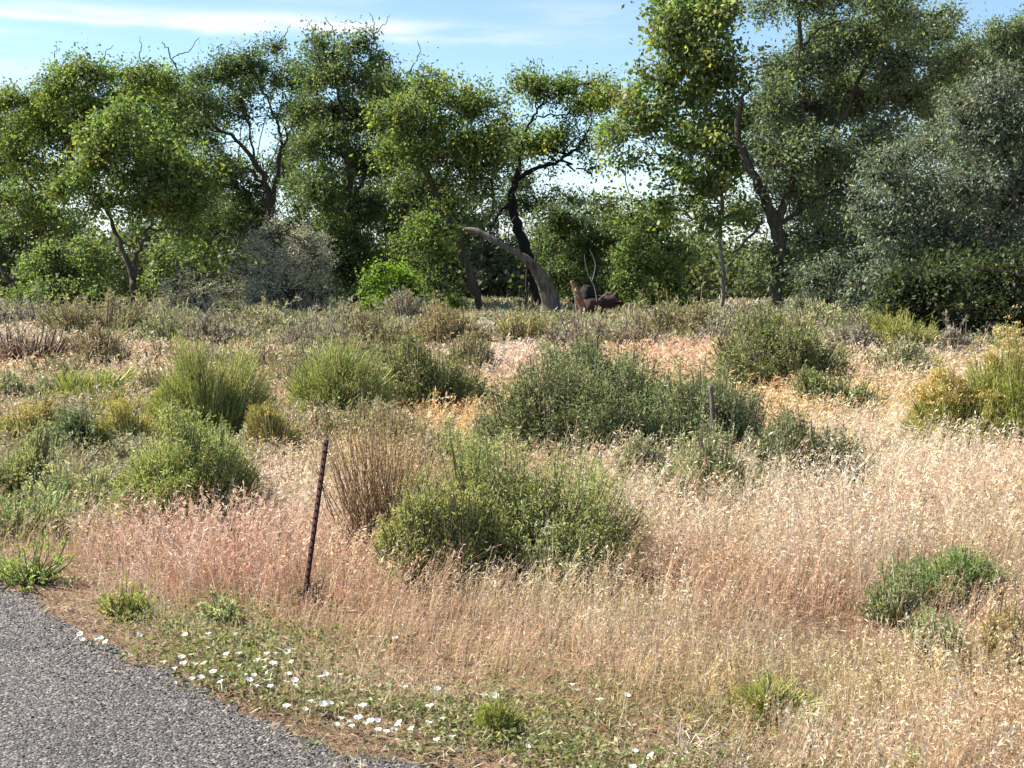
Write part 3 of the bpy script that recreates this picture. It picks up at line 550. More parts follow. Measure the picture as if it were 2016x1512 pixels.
ORD = ['leftmost', 'second', 'third', 'fourth', 'fifth', 'sixth', 'seventh', 'eighth', 'ninth', 'tenth', 'eleventh', 'twelfth']
for plc in sorted({f[0] for f in FLS}):
    fs = sorted([f for f in FLS if f[0] == plc], key=lambda f: f[2]); nr = 1 if len(fs) < 6 else 2 if len(fs) < 14 else 3 if len(fs) < 25 else 4
    rn = {1: [''], 2: ['back row', 'front row'], 3: ['back row', 'middle row', 'front row'], 4: ['back row', 'second row', 'third row', 'front row']}[nr]
    for k in range(nr):
        row = sorted(fs[k * len(fs) // nr:(k + 1) * len(fs) // nr], key=lambda f: f[1])
        for m, f in enumerate(row):
            pos = (rn[k] + ', ' if rn[k] else '') + ORD[m] + (' from left' if m else '')
            tag(f[3], 'white bindweed flower, ' + plc + ', ' + pos, 'flower', 'white bindweed flowers on the verge')

# ------------------------------------------------------------------ shrubs and weeds
KIND = {
 #            leaf colours, leaf len, width ratio, upright, stem colour, coverage
 'sage':   dict(c=[(0.314, 0.331, 0.185), (0.379, 0.385, 0.219), (0.231, 0.262, 0.127), (0.428, 0.400, 0.242)], wr=.34, up=.7, st=(0.225, 0.180, 0.135), cov=3.4, m=M_SAGE),
 'olive':  dict(c=[(0.270, 0.265, 0.127), (0.326, 0.305, 0.152), (0.213, 0.218, 0.102), (0.383, 0.331, 0.204)], wr=.30, up=.8, st=(0.210, 0.165, 0.105), cov=3.2, m=M_SAGE),
 'grey':   dict(c=[(0.284, 0.270, 0.203), (0.351, 0.324, 0.257), (0.230, 0.223, 0.162), (0.297, 0.243, 0.189)], wr=.3, up=.7, st=(.15, .12, .10), cov=2.6, m=M_SAGE),
 'green':  dict(c=[(0.275, 0.325, 0.121), (0.342, 0.388, 0.152), (0.213, 0.262, 0.095), (0.403, 0.410, 0.179)], wr=.26, up=.9, st=(0.165, 0.150, 0.075), cov=3.8, m=M_GREEN),
 'dark':   dict(c=[(0.162, 0.195, 0.082), (0.203, 0.234, 0.104), (0.121, 0.152, 0.064), (0.243, 0.259, 0.134)], wr=.3, up=.75, st=(0.150, 0.120, 0.090), cov=4.2, m=M_SAGE),
 'broom':  dict(c=[(0.314, 0.339, 0.092), (0.395, 0.400, 0.121), (0.248, 0.277, 0.078), (0.461, 0.416, 0.156)], wr=.12, up=1.3, st=(0.300, 0.285, 0.120), cov=3.0, m=M_GREEN),
 'dead':   dict(c=[(0.297, 0.216, 0.162), (0.365, 0.284, 0.216), (0.216, 0.162, 0.121)], wr=.22, up=.8, st=(.11, .075, .06), cov=1.0, m=M_SAGE),
 'tan':    dict(c=[(0.459, 0.338, 0.162), (0.540, 0.419, 0.216), (0.365, 0.297, 0.135)], wr=.14, up=1.3, st=(.20, .13, .08), cov=.18, m=M_GRASS),
 'weed':   dict(c=[(0.365, 0.392, 0.216), (0.446, 0.459, 0.284), (0.284, 0.324, 0.162), (0.540, 0.513, 0.365)], wr=.32, up=1.1, st=(.24, .23, .13), cov=2.2, m=M_GREEN),
}
seed_n = [100]
def shrub(name, label, cat, cx, by, wpx, hpx, kind, group=None, heads=None, mul=1.0, cov=1.0, lumps=None, tint_mul=(1, 1, 1), depth=.8):
    """a shrub: main stems fan out from the root, sprays leave them, leaves follow the sprays"""
    seed_n[0] += 1; rg = np.random.default_rng(seed_n[0]); K = KIND[kind]
    b = footing(cx, by); d = b[1]; W = wpx * 1.06 * d / F; H = (hpx + F * 1.6 / d - F * 1.6 / G(cx, by)[1]) * d / F * 1.05
    root = empty(name, b, label, cat, group)
    D = W * depth
    # lumps: uneven outline, several overlapping domes
    nl = min(4, lumps if lumps is not None else max(2, int(round(wpx / 60))))
    lx = np.linspace(-.5, .5, nl + 2)[1:-1] * W * .82 + rg.normal(size=nl) * W * .05
    ly = rg.uniform(-.35, .35, nl) * D * .6
    lh = H * (1 - .42 * np.abs(lx / (W * .5)) ** 2) * rg.uniform(.72, 1.02, nl); lh[np.argmax(lh)] = H
    lr = W * .5 / nl ** .42 * rg.uniform(.85, 1.15, nl); lx = lx / (np.abs(lx).max() + 1e-6) * (W * .5 - lr * .9) if nl > 1 else lx
    area = W * H; leaf = np.clip(.0036 * d, .017, .24) * rg.uniform(.95, 1.05); ra = leaf * leaf * K['wr'] * .5 * (1.0)
    nleaf = int(min(K['cov'] * cov * 1.5 * area / ra, 52000)); per = 14
    nsp = max(30, nleaf // per)
    li = rg.choice(nl, nsp, p=(lr * lh) / (lr * lh).sum())
    th = rg.uniform(0, 6.28, nsp); r = rg.random(nsp) ** .5 * 1.0
    tip = np.stack([lx[li] + r * np.cos(th) * lr[li], ly[li] + r * np.sin(th) * np.minimum(lr[li], D * .55), lh[li] * (.12 + .88 * np.sqrt(np.maximum(0, 1 - r ** 2.2)) ) * rg.uniform(.25, 1.0, nsp) ** .5], 1)
    if kind == 'tan': tip[:, 2] = np.maximum(tip[:, 2], H * rg.uniform(.45, 1., nsp)); tip[:, 0] *= 1.1
    rag = 1 + rg.normal(size=nsp) * .09 + (rg.random(nsp) < .10) * rg.uniform(.05, .22, nsp) + .10 * np.sin(tip[:, 0] * 9 / W + 3 * li) ; tip[:, 2] = np.clip(tip[:, 2] * rag, .03, None)
    nh = max(6, nsp // (22 if kind not in ('broom', 'tan') else 9)); hd = rg.integers(0, nsp, nh); who = rg.integers(0, nh, nsp); spc = (W * D * 1.2 / nh) ** .5
    hz = tip[hd, 2]; new = tip[hd][who] + rg.normal(size=(nsp, 3)) * spc * np.array([.48, .48, .42]); new[:, 2] -= .5 * np.abs(new[:, 0] - tip[hd][who][:, 0]) ; mixm = (rg.random(nsp) < (.78 if kind != 'tan' else .3))[:, None]
    tip = np.where(mixm, new, tip); tip[:, 2] = np.maximum(tip[:, 2], .03); li = np.where(mixm[:, 0], li[hd][who], li)
    foot = np.stack([lx[li] * .35, ly[li] * .35, np.zeros(nsp)], 1) + rg.normal(size=(nsp, 3)) * [W * .03, D * .03, 0]
    up = K['up']
    ctrl = foot + (tip - foot) * [.75, .75, .35] if up < 1.2 else foot + (tip - foot) * ([.45, .45, .5] if kind != 'tan' else [.65, .65, .5])
    start = foot * .25 + ctrl * .5 + tip * .25
    sdir = norm(norm(tip - start + np.array([0, 0, 1.0]) * H * .12 * up) + rg.normal(size=(nsp, 3)) * (.35 if kind not in ('broom', 'tan') else .12))
    slen = np.clip(rg.uniform(.10, .24, nsp) * (H + .2 * W), .03, .55)
    if kind in ('green', 'sage', 'dark', 'olive'): slen *= 1.35
    if kind == 'broom': slen *= 1.7
    if kind == 'tan': foot = foot * 1.6 + rg.normal(size=(nsp, 3)) * [W * .10, D * .10, 0]; sdir = norm(sdir + rg.normal(size=(nsp, 3)) * .5)
    p0 = tip - sdir * slen[:, None]; p0[:, 2] = np.maximum(p0[:, 2], .01)
    # leaves on the sprays
    n = nsp * per; u = rg.uniform(.0, 1.05, n); i = np.repeat(np.arange(nsp), per)
    sp_w = .12 * slen[i][:, None] if kind != 'broom' else .10 * slen[i][:, None]
    pos = p0[i] * (1 - u[:, None]) + tip[i] * u[:, None] + rg.normal(size=(n, 3)) * sp_w * (1.15 - u[:, None])
    dirs = sdir[i] * up + rg.normal(size=(n, 3)) * .62; pos[:, 2] = np.maximum(pos[:, 2], .008)
    base = tint(rg, nsp, K['c'], .13)[i] * (1 + rg.normal(size=(n, 1)) * .14) * np.array(tint_mul)
    acc = Acc(); leaves(acc, pos, dirs, leaf * rg.uniform(.6, 1.35, n), leaf * K['wr'] * rg.uniform(.7, 1.2, n), np.clip(base, .01, .9), rg)
    acc.build('foliage', K['m'], root)
    # stems
    acc = Acc(); ns = min(nsp, 900 if kind != 'tan' else 260); q = rg.permutation(nsp)[:ns]
    pts = bez(foot[q], ctrl[q], tip[q], 5); rr = np.clip(.0009 * d * (1.3 if kind == 'dead' else .8), .0018, .02) * (.45 if kind == 'tan' else 1)
    pts[:, 1:-1] += rg.normal(size=(ns, 3, 3)) * .02 * H
    tubes(acc, pts, rr * np.linspace(2.0, .5, 5)[None] * rg.uniform(.6, 1.2, (ns, 1)), np.clip(tint(rg, ns, [K['st'], np.array(K['st']) * 1.5], .2), 0, .8), 3)
    acc.build('stems', M_STEM, root)
    if heads:
        acc = Acc(); hc, hf, hs = heads; top = np.argsort(-(tip[:, 2] - .3 * np.abs(tip[:, 1])))[: int(nsp * hf)]; top = rg.permutation(top)[: max(10, int(len(top) * .5))]
        m = 14; i = np.repeat(top, m); off = rg.normal(size=(len(i), 3)) * hs * [1, 1, .3]
        leaves(acc, tip[i] + off, rg.normal(size=(len(i), 3)) + [0, 0, .6], hs * rg.uniform(.5, 1, len(i)), hs * .55, tint(rg, len(i), [hc, np.array(hc) * .8], .15), rg)
        acc.build('flower_heads', M_GRASS, root)
    return root

for nm, lab, cx, by, wp, hp, kd, grp, kw in S:
    if by < 712: wp, hp = wp * 1.2, hp * 1.05
    elif by < 770: wp, hp = wp * 1.2, hp * 1.2
    elif by < 1130: wp, hp = wp * 1.12, hp * 1.06
    cat = {'sagebrush': 'shrub', 'rabbitbrush': 'shrub', 'dead_shrub': 'dead shrub', 'weed_clump': 'weed', 'tall_weed': 'weed', 'grass_tuft': 'grass tuft'}[nm]
    shrub(nm, lab, cat, cx, by, wp, hp, kd, grp, **kw)

# ------------------------------------------------------------------ trees
PAL = {
 'elm':   [(0.139, 0.190, 0.059), (0.173, 0.233, 0.079), (0.106, 0.155, 0.051), (0.227, 0.268, 0.090)],
 'elmd':  [(0.094, 0.132, 0.059), (0.119, 0.165, 0.074), (0.075, 0.106, 0.048), (0.150, 0.185, 0.084)],
 'cotton': [(0.151, 0.208, 0.078), (0.192, 0.250, 0.093), (0.114, 0.161, 0.065), (0.260, 0.291, 0.124)],
 'shade': [(.05, .068, .03), (.065, .085, .038), (.045, .055, .028)],  # deep shade under the silver tree, put into the leaf colour
 'blue':  [(0.135, 0.176, 0.109), (0.176, 0.210, 0.133), (0.108, 0.142, 0.086), (0.203, 0.230, 0.133)],
 'silver': [(.145, .185, .125), (.185, .225, .155), (.11, .145, .095), (.22, .25, .18)],
 'dusty': [(.44, .43, .33), (.49, .48, .38), (.36, .36, .27)],
 'dusty_old': [(0.308, 0.315, 0.252), (0.378, 0.378, 0.294), (0.238, 0.252, 0.196)],
 'lime':  [(0.180, 0.288, 0.036), (0.240, 0.348, 0.048), (0.144, 0.228, 0.036)],
}
def smooth_line(pts, k):
    pts = np.asarray(pts, float); t = np.linspace(0, len(pts) - 1, k); i = np.clip(t.astype(int), 0, len(pts) - 2); f = (t - i)[:, None]
    p0 = pts[np.clip(i - 1, 0, None)]; p1 = pts[i]; p2 = pts[i + 1]; p3 = pts[np.clip(i + 2, None, len(pts) - 1)]
    return .5 * ((2 * p1) + (-p0 + p2) * f + (2 * p0 - 5 * p1 + 4 * p2 - p3) * f ** 2 + (-p0 + 3 * p1 - 3 * p2 + p3) * f ** 3)
def tree(name, label, base, limbs, blobs, pal, cat='tree', leaf=.14, dens=1.0, group=None, bark=None, clus=.42, wr=.6, deep=1.0, yel=0, droop=0., twig=True, lmat=None, seed=None):
    """base: (px, py); limbs: lists of (px, py, radius m[, depth offset m]); blobs: (px, py, rx, ry[, depth offset, density])"""
    seed_n[0] += 1; rg = np.random.default_rng(seed or seed_n[0])
    b = G(*base); Yd = b[1]; mpp = Yd / F
    root = empty(name, b, label, cat, group); bw = Acc(); nodes = []; nrad = []
    for li, lm in enumerate(limbs):
        pts = []; rr = []
        for q in lm:
            dy = q[3] if len(q) > 3 else 0.
            pts.append(P(q[0], q[1], Yd + dy)); rr.append(q[2])
        if lm[0][1] >= base[1] - 2: pts[0][2] = min(pts[0][2], float(gz(pts[0][0], pts[0][1]))) - .1
        k = max(8, 5 * len(pts)); pl = smooth_line(pts, k); pl[1:-1] += rg.normal(size=(k - 2, 3)) * .035
        r = np.interp(np.linspace(0, 1, k), np.linspace(0, 1, len(rr)), rr)
        tubes(bw, (pl - b)[None], (r * (1 + rg.normal(size=k) * .06))[None], np.array([.1, .1, .1]), 9); nodes.append(pl); nrad.append(r)
    nodes_a = np.concatenate(nodes) if nodes else b[None]; nr = np.concatenate(nrad) if nrad else np.array([.1])
    cen = []; brad = []; bid = []
    for bi, q in enumerate(blobs):
        dy = q[4] if len(q) > 4 else rg.uniform(-1, 1) * deep
        dn = q[5] if len(q) > 5 else 1.
        c = P(q[0], q[1], Yd + dy); rx, rz = q[2] * mpp * 1.12, q[3] * mpp * 1.15; ry = .5 * (rx + rz) * .9
        # limb to the blob from the nearest lower node
        dd = np.linalg.norm(nodes_a - c, axis=1) + 1.5 * np.maximum(nodes_a[:, 2] - c[2], 0); j = int(np.argmin(dd))
        st = nodes_a[j]; sr = min(nr[j] * .7, .10)
        mid = (st + c) / 2 + rg.normal(size=3) * .25 + [0, 0, .12 * np.linalg.norm(c - st)]
        pl = bez(st[None], mid[None], c[None], 9)[0]; pl[1:-1] += rg.normal(size=(7, 3)) * .07
        if twig: tubes(bw, (pl - b)[None], np.linspace(sr, .022, 9)[None], np.array([.1, .1, .1]), 6)
        n = int(max(5, dn * dens * 3.3 * (rx * ry * rz) ** .72 / clus ** 2.2 * 4.2))
        dirv = rdir(rg, n); rad_ = rg.random(n) ** .42
        ms = 9; sd0 = rdir(rg, ms) * (rg.random((ms, 1)) ** .5) * .86; sr0 = rg.uniform(.22, .60, ms); sk = rg.choice(ms, n, p=sr0 ** 1.6 / (sr0 ** 1.6).sum())
        lump = 1 + .17 * np.sin(dirv[:, 0] * 5 + bi) * np.cos(dirv[:, 2] * 4 + bi * 2) + rg.normal(size=n) * .10
        lump = lump + (rg.random(n) < .13) * rg.uniform(.1, .5, n)
        q3 = c + (sd0[sk] + dirv * (rad_ * lump * sr0[sk])[:, None] * [1.15, 1, .85]) * [rx * 1.06, ry, rz * 1.06]
        if bi and dn > .65:
            pc = P(blobs[bi - 1][0], blobs[bi - 1][1], Yd + dy); j_ = (rg.random(n) < .2) & (np.linalg.norm(pc - c) < 4.5); m_ = rg.random((n, 1)) * .7
            q3[j_] = (q3 + (pc - c) * m_)[j_]
        fld = np.sin(q3[:, 0] * 1.9 + bi) * np.cos(q3[:, 2] * 2.2 + .7 * bi) + .8 * np.sin(q3[:, 0] * 4.1 - q3[:, 2] * 3.3 + q3[:, 1] * 2.)
        q3 = q3[fld > -.75]; n = len(q3)
        cen.append(q3); bid.append(np.full(n, bi))
        if twig:
            near = pl[3 + np.argmin(np.linalg.norm(q3[:, None] - pl[None, 3:], axis=2), 1)]; tm = (near + q3) / 2 + rg.normal(size=(n, 3)) * .12
            tp = bez(near, tm, q3 + (q3 - near) * .12, 5)
            tubes(bw, tp - b, np.linspace(.020, .005, 5)[None] * rg.uniform(.7, 1.4, (n, 1)), np.array([.1, .1, .1]), 3)
    cen = np.concatenate(cen); n = len(cen); cen[:, 2] = np.maximum(cen[:, 2], .25)
    bw.build('trunk', bark or M_BARK, root, smooth=True)
    per = int(40 * (.12 / leaf) ** 1.35 * (clus / .42) ** 2); per = max(14, min(per, 110))
    i = np.repeat(np.arange(n), per); cr = clus * rg.uniform(.55, 1.25, n)
    sd_ = norm(rg.normal(size=(n, 3)) * [1, 1, .9] + [0, 0, -.2]); off = rg.normal(size=(len(i), 3)) * .30 * cr[i][:, None] + sd_[i] * (rg.normal(size=(len(i), 1)) * .95 * cr[i][:, None])
    pos = cen[i] + off; pos[:, 2] -= droop * np.abs(off[:, 0]); pos[:, 2] = np.maximum(pos[:, 2], .05)
    dirs = rg.normal(size=(len(i), 3)) + norm(off) * .5 + [0, 0, -.35]
    cc = tint(rg, n, PAL[pal], .20)
    if yel: k = rg.random(n) < yel; cc[k] = cc[k] * .3 + np.array([.42, .36, .04]) * .7
    col = cc[i] * (1 + rg.normal(size=(len(i), 1)) * .22)
    k = rg.random(len(i)) < .02; col[k] = (.33, .31, .07)
    ca = Acc(); leaves(ca, pos - b, dirs, leaf * rg.uniform(.4, 1.45, len(i)) * (.8 + .4 * rg.random(n))[i], leaf * wr * rg.uniform(.5, 1.2, len(i)), np.clip(col, .01, .8), rg, .1)
    ca.build('crown', lmat or M_LEAF, root)
    return root

TL = 'trees of the far tree line'
tree('elm_tree', 'broad dark elm at far left behind the forked green tree', (40, 622),
     [[(45, 622, .17), (30, 560, .14), (60, 480, .12), (110, 380, .10), (150, 270, .07)], [(120, 170, .03), (108, 115, .02), (112, 92, .01)], [(260, 150, .03), (278, 100, .02), (276, 72, .01)], [(190, 150, .03), (205, 110, .018), (222, 88, .01)], [(45, 622, .17), (30, 560, .14), (60, 480, .12), (110, 380, .10), (150, 270, .07)], [(45, 600, .12), (10, 540, .09), (-20, 480, .06)], [(60, 480, .09), (100, 420, .06), (40, 340, .04)]],
     [(60, 200, 60, 45), (120, 160, 60, 38), (190, 150, 60, 35), (260, 150, 60, 35), (310, 170, 50, 40), (90, 250, 80, 50), (180, 220, 80, 50), (270, 220, 70, 50), (30, 290, 45, 45), (-30, 330, 50, 60), (100, 330, 70, 45, 1, .7), (30, 400, 60, 40), (-20, 240, 30, 30), (90, 430, 60, 35, 0, .6)], 'elm', leaf=.15, dens=1.0, group=TL, deep=1.6, yel=.03)
tree('elm_tree', 'forked green tree at left with its bare fork showing below the crown', (260, 634),
     [[(260, 634, .13), (262, 590, .12), (262, 545, .115), (240, 490, .08), (218, 430, .065), (215, 380, .05), (230, 300, .035)], [(262, 548, .09), (272, 500, .075), (292, 450, .055), (310, 380, .04), (330, 320, .03)]],
     [(215, 290, 60, 55), (170, 330, 55, 45), (280, 280, 60, 50), (330, 320, 60, 45), (240, 350, 70, 45), (370, 355, 50, 40), (190, 400, 50, 35), (330, 400, 55, 35), (270, 400, 60, 30), (250, 240, 45, 40), (390, 400, 40, 40), (130, 370, 40, 40), (375, 450, 40, 30, 0, .5)], 'elm', leaf=.15, dens=1.15, group=TL, yel=.03)
tree('elm_tree', 'dark open elm with black upright forks left of the dense dark tree', (535, 616),
     [[(535, 616, .2), (532, 520, .18), (530, 420, .17), (520, 350, .13), (470, 280, .085), (420, 245, .06), (400, 200, .045), (380, 150, .03)], [(532, 430, .12), (545, 340, .10), (555, 280, .07), (540, 230, .055), (520, 180, .04), (500, 140, .03)], [(548, 330, .06), (565, 270, .05), (558, 240, .035)], [(500, 320, .06), (490, 250, .045), (460, 190, .03)], [(360, 170, .04), (338, 112, .03), (320, 82, .018)], [(340, 115, .026), (372, 98, .018), (392, 74, .012)], [(480, 140, .03), (500, 95, .018), (505, 70, .01)], [(540, 120, .03), (560, 70, .02), (572, 48, .01)]],
     [(360, 190, 45, 40), (400, 150, 45, 30), (450, 140, 50, 30), (510, 130, 50, 28), (560, 150, 35, 30), (470, 190, 50, 30, 0, .5), (430, 280, 50, 35, 1, .5), (500, 230, 40, 30, 0, .4), (350, 260, 45, 45), (400, 340, 55, 40), (470, 370, 60, 40), (430, 420, 60, 40, 1, .7), (500, 450, 50, 40, 1, .7), (545, 95, 22, 16), (590, 210, 35, 40, 0, .5), (380, 470, 50, 40, 1, .7)], 'elmd', leaf=.14, dens=1.0, group=TL, deep=1.3)
tree('elm_tree', 'tall dense dark tree left of the leaning trunks, its foliage reaching the ground', (690, 620),
     [[(700, 620, .2), (705, 520, .17), (690, 400, .14), (680, 260, .10), (660, 150, .06)], [(690, 400, .1), (740, 300, .07), (760, 210, .04)], [(690, 330, .09), (630, 220, .06), (625, 130, .04)],
      [(728, 110, .035), (737, 65, .022), (728, 24, .010)], [(736, 70, .02), (755, 48, .014), (768, 28, .009)], [(660, 90, .03), (655, 55, .02), (640, 34, .01)], [(800, 150, .03), (825, 105, .018), (822, 80, .01)]],
     [(640, 90, 40, 28), (690, 90, 35, 25), (735, 110, 35, 25), (620, 150, 45, 35), (680, 150, 55, 40), (740, 170, 45, 40), (600, 220, 35, 40, 0, .7), (650, 220, 60, 45), (720, 240, 60, 50), (630, 300, 60, 45), (700, 320, 65, 50), (620, 380, 50, 45), (680, 400, 60, 45), (740, 400, 40, 45, 0, .8), (640, 450, 55, 45), (700, 480, 55, 45), (650, 530, 60, 45), (710, 560, 45, 40)], 'elmd', leaf=.14, dens=1.15, group=TL, deep=1.5)
tree('elm_tree', 'leaning elm with a dark trunk slanting up to the left at centre', (945, 630),
     [[(948, 630, .15), (935, 575, .14), (915, 510, .13), (890, 440, .12), (858, 380, .11), (825, 310, .08), (800, 250, .05)], [(905, 480, .08), (965, 420, .06), (970, 380, .05), (960, 300, .04)], [(858, 380, .06), (900, 310, .05), (930, 240, .03)]],
     [(790, 230, 50, 40), (830, 150, 35, 28, 0, .55), (850, 190, 40, 30), (900, 210, 50, 35), (950, 200, 45, 35), (880, 170, 40, 20), (830, 260, 60, 40), (900, 270, 60, 40), (960, 260, 50, 35), (780, 310, 50, 40), (850, 320, 50, 35), (920, 330, 60, 35), (980, 310, 40, 30), (790, 380, 35, 30, 0, .6), (940, 380, 45, 25, 0, .5), (860, 450, 60, 35, -1, .7), (810, 470, 40, 30, 0, .6)], 'elm', leaf=.145, dens=1.15, group=TL, yel=.04)
tree('burnt_tree', 'blackened burnt tree at centre with a live crown on its right arm', (1060, 625),
     [[(1062, 625, .22), (1052, 560, .21), (1040, 510, .22), (1020, 450, .20), (1008, 400, .17), (1015, 350, .13), (1022, 330, .11)], [(1015, 355, .10), (1060, 330, .085), (1105, 315, .07), (1140, 285, .05), (1160, 250, .035)], [(1018, 345, .08), (1032, 270, .055), (1050, 230, .05), (1075, 190, .035)], [(1050, 232, .035), (1090, 225, .03), (1120, 235, .02)], [(1035, 520, .05), (1038, 560, .045), (1030, 610, .04)], [(1008, 400, .07), (985, 420, .05), (965, 450, .04)]],
     [(1045, 165, 40, 28), (1090, 175, 40, 25), (1060, 210, 35, 20, 0, .6), (1150, 165, 45, 30), (1200, 190, 35, 30), (1140, 205, 40, 25, 0, .7), (1060, 275, 55, 22), (1110, 290, 45, 22), (1155, 270, 30, 30, 0, .6), (1020, 290, 35, 30, 0, .7), (1170, 330, 35, 22, 0, .3), (1090, 330, 30, 10, 0, .3)], 'elm', leaf=.15, dens=1.15, group=TL, bark=M_CHAR, yel=.06)
tree('cottonwood_tree', 'tall bright green cottonwood right of centre rising past the top of the frame', (1425, 632),
     [[(1425, 632, .085), (1423, 560, .08), (1420, 470, .075), (1418, 380, .07), (1400, 250, .055), (1370, 120, .04), (1350, -20, .03)], [(1420, 400, .05), (1350, 330, .04), (1290, 300, .03)]],
     [(1340, -30, 60, 50), (1310, 40, 40, 35), (1380, 40, 60, 45), (1430, 20, 40, 50), (1340, 100, 55, 45), (1400, 120, 60, 50), (1440, 160, 30, 50), (1300, 160, 45, 40), (1360, 200, 60, 45), (1420, 230, 45, 50), (1270, 130, 30, 25, 0, .7), (1240, 210, 40, 35, 0, .8), (1300, 250, 60, 40, 0, .75), (1380, 290, 60, 45), (1440, 310, 40, 45), (1210, 270, 40, 30, 0, .55), (1250, 310, 50, 25, 0, .5), (1330, 350, 45, 30, 0, .7), (1400, 370, 55, 35), (1280, 410, 50, 25, 0, .6), (1200, 400, 50, 22, 0, .55), (1380, 440, 60, 30, 0, .6), (1450, 430, 30, 30, 0, .6)], 'cotton', leaf=.17, dens=.95, wr=.8, group=TL, bark=M_BARKL, clus=.45, yel=.05)
tree('elm_tree', 'thick dark forked tree right of the slender pale trunk, top out of frame', (1532, 632),
     [[(1532, 632, .28), (1528, 560, .24), (1535, 480, .23), (1520, 420, .22), (1490, 360, .16), (1455, 270, .12), (1460, 190, .07)], [(1530, 440, .15), (1560, 350, .12), (1580, 220, .10), (1575, 90, .08), (1572, -20, .06)], [(1560, 350, .10), (1640, 260, .08), (1700, 140, .06), (1760, 20, .05)], [(1578, 100, .05), (1610, 60, .04), (1660, 40, .03)], [(1500, 440, .06), (1440, 500, .04)], [(1535, 440, .09), (1600, 400, .06), (1680, 360, .04)]],
     [(1520, 0, 45, 35, 0, .7), (1600, 10, 50, 35, 0, .8), (1680, -10, 70, 50), (1760, 10, 60, 50), (1840, 30, 50, 40, 0, .6), (1500, 130, 35, 35, 0, .7), (1520, 200, 50, 45), (1600, 130, 50, 40, 0, .9), (1680, 90, 70, 50), (1760, 110, 60, 50), (1600, 210, 70, 50), (1690, 190, 70, 50), (1780, 190, 60, 50), (1540, 290, 50, 50, 0, .8), (1620, 300, 70, 50), (1710, 280, 60, 50), (1500, 370, 30, 35, 0, .6), (1580, 390, 60, 40, 0, .5), (1660, 370, 60, 45), (1600, 470, 60, 40, 0, .8), (1560, 540, 40, 40, 0, .5), (1520, 510, 30, 40, 0, .7), (1870, 130, 50, 40)], 'blue', leaf=.135, dens=1.1, group=TL, deep=2.)
tree('elm_tree', 'blue-green tree behind the silver tree at the upper right edge', (1960, 614),
     [[(1960, 614, .25), (1950, 450, .2), (1940, 250, .13), (1930, 120, .07)], [(1945, 300, .1), (2000, 200, .06)]],
     [(1960, 90, 50, 35), (2010, 70, 50, 40), (1900, 130, 50, 40), (1960, 170, 60, 45), (2030, 160, 60, 60), (1890, 210, 60, 50), (1970, 260, 70, 60), (2050, 260, 60, 60), (1900, 300, 60, 50), (1990, 360, 70, 60), (1880, 400, 70, 60)], 'blue', leaf=.14, dens=.95, group=TL)
tree('silver_tree', 'rounded silver-leaved tree at right, dark inside, its skirt reaching the ground', (1880, 672),
     [[(1880, 672, .14), (1890, 600, .12), (1930, 480, .10), (1990, 370, .10), (1975, 270, .07), (1980, 200, .05)], [(1890, 600, .14), (1830, 480, .09), (1780, 400, .06), (1740, 330, .04)], [(1990, 370, .06), (2040, 350, .05)], [(1990, 360, .05), (1930, 330, .035)]],
     [(1940, 190, 40, 40), (1990, 200, 50, 50), (1900, 250, 50, 45), (1960, 270, 60, 50), (2030, 280, 50, 60), (1830, 290, 50, 40), (1760, 310, 45, 35), (1720, 350, 40, 30), (1800, 370, 65, 50), (1880, 360, 65, 50), (1960, 370, 60, 50), (2030, 400, 50, 60), (1720, 410, 50, 35), (1770, 450, 60, 45), (1850, 450, 65, 50), (1930, 460, 65, 50), (2010, 490, 60, 60), (1740, 500, 40, 30, 0, .7), (1740, 550, 50, 28, -1, .7), (1800, 500, 55, 30), (1880, 500, 60, 35), (1960, 520, 60, 35), (2030, 530, 50, 35)], 'silver', leaf=.12, dens=1.6, clus=.36, wr=.42, group=TL, lmat=M_SAGE)
tree('silver_shrub', 'large rounded silver-grey shrub standing in front of the dark trees at left centre', (575, 640),
     [[(575, 640, .07), (572, 590, .06), (560, 530, .04), (550, 470, .03)], [(574, 610, .05), (610, 540, .03), (620, 480, .02)], [(574, 610, .05), (520, 550, .03)]],
     [(550, 460, 45, 25), (600, 475, 45, 25), (510, 490, 40, 25), (560, 510, 55, 35), (625, 520, 40, 35), (500, 540, 40, 30), (560, 570, 60, 35), (630, 580, 40, 30), (510, 590, 40, 28), (600, 610, 60, 22)], 'dusty', cat='shrub', leaf=.085, clus=.27, wr=.35, dens=1.15, lmat=M_SAGE)
tree('silver_shrub', 'lower greyish twiggy shrub left of the large silver-grey one', (390, 636),
     [[(390, 636, .05), (385, 600, .04), (365, 560, .025)], [(388, 615, .04), (420, 570, .025)]],
     [(345, 555, 35, 22), (340, 590, 32, 25), (390, 580, 45, 25), (435, 580, 40, 22), (380, 612, 50, 20), (450, 610, 40, 20)], 'dusty', cat='shrub', leaf=.085, clus=.25, wr=.35, dens=.9, lmat=M_SAGE)
tree('elm_sapling', 'bright lime-green sapling left of the leaning trunk', (770, 640),
     [[(770, 640, .04), (768, 580, .03), (760, 540, .02)]],
     [(750, 535, 28, 16), (790, 540, 28, 16), (735, 560, 25, 15), (770, 570, 40, 20), (810, 565, 25, 18), (745, 600, 35, 18), (800, 600, 30, 15)], 'lime', cat='sapling', leaf=.11, clus=.24, dens=1.2)
tree('elm_sapling', 'olive-green sapling between the lime-green one and the leaning trunk', (850, 634),
     [[(850, 634, .05), (855, 560, .04), (850, 480, .03)]],
     [(830, 470, 30, 25), (870, 500, 35, 30), (820, 520, 30, 22), (860, 560, 35, 30), (890, 590, 25, 25)], 'elm', cat='sapling', leaf=.11, clus=.28, dens=1.0)
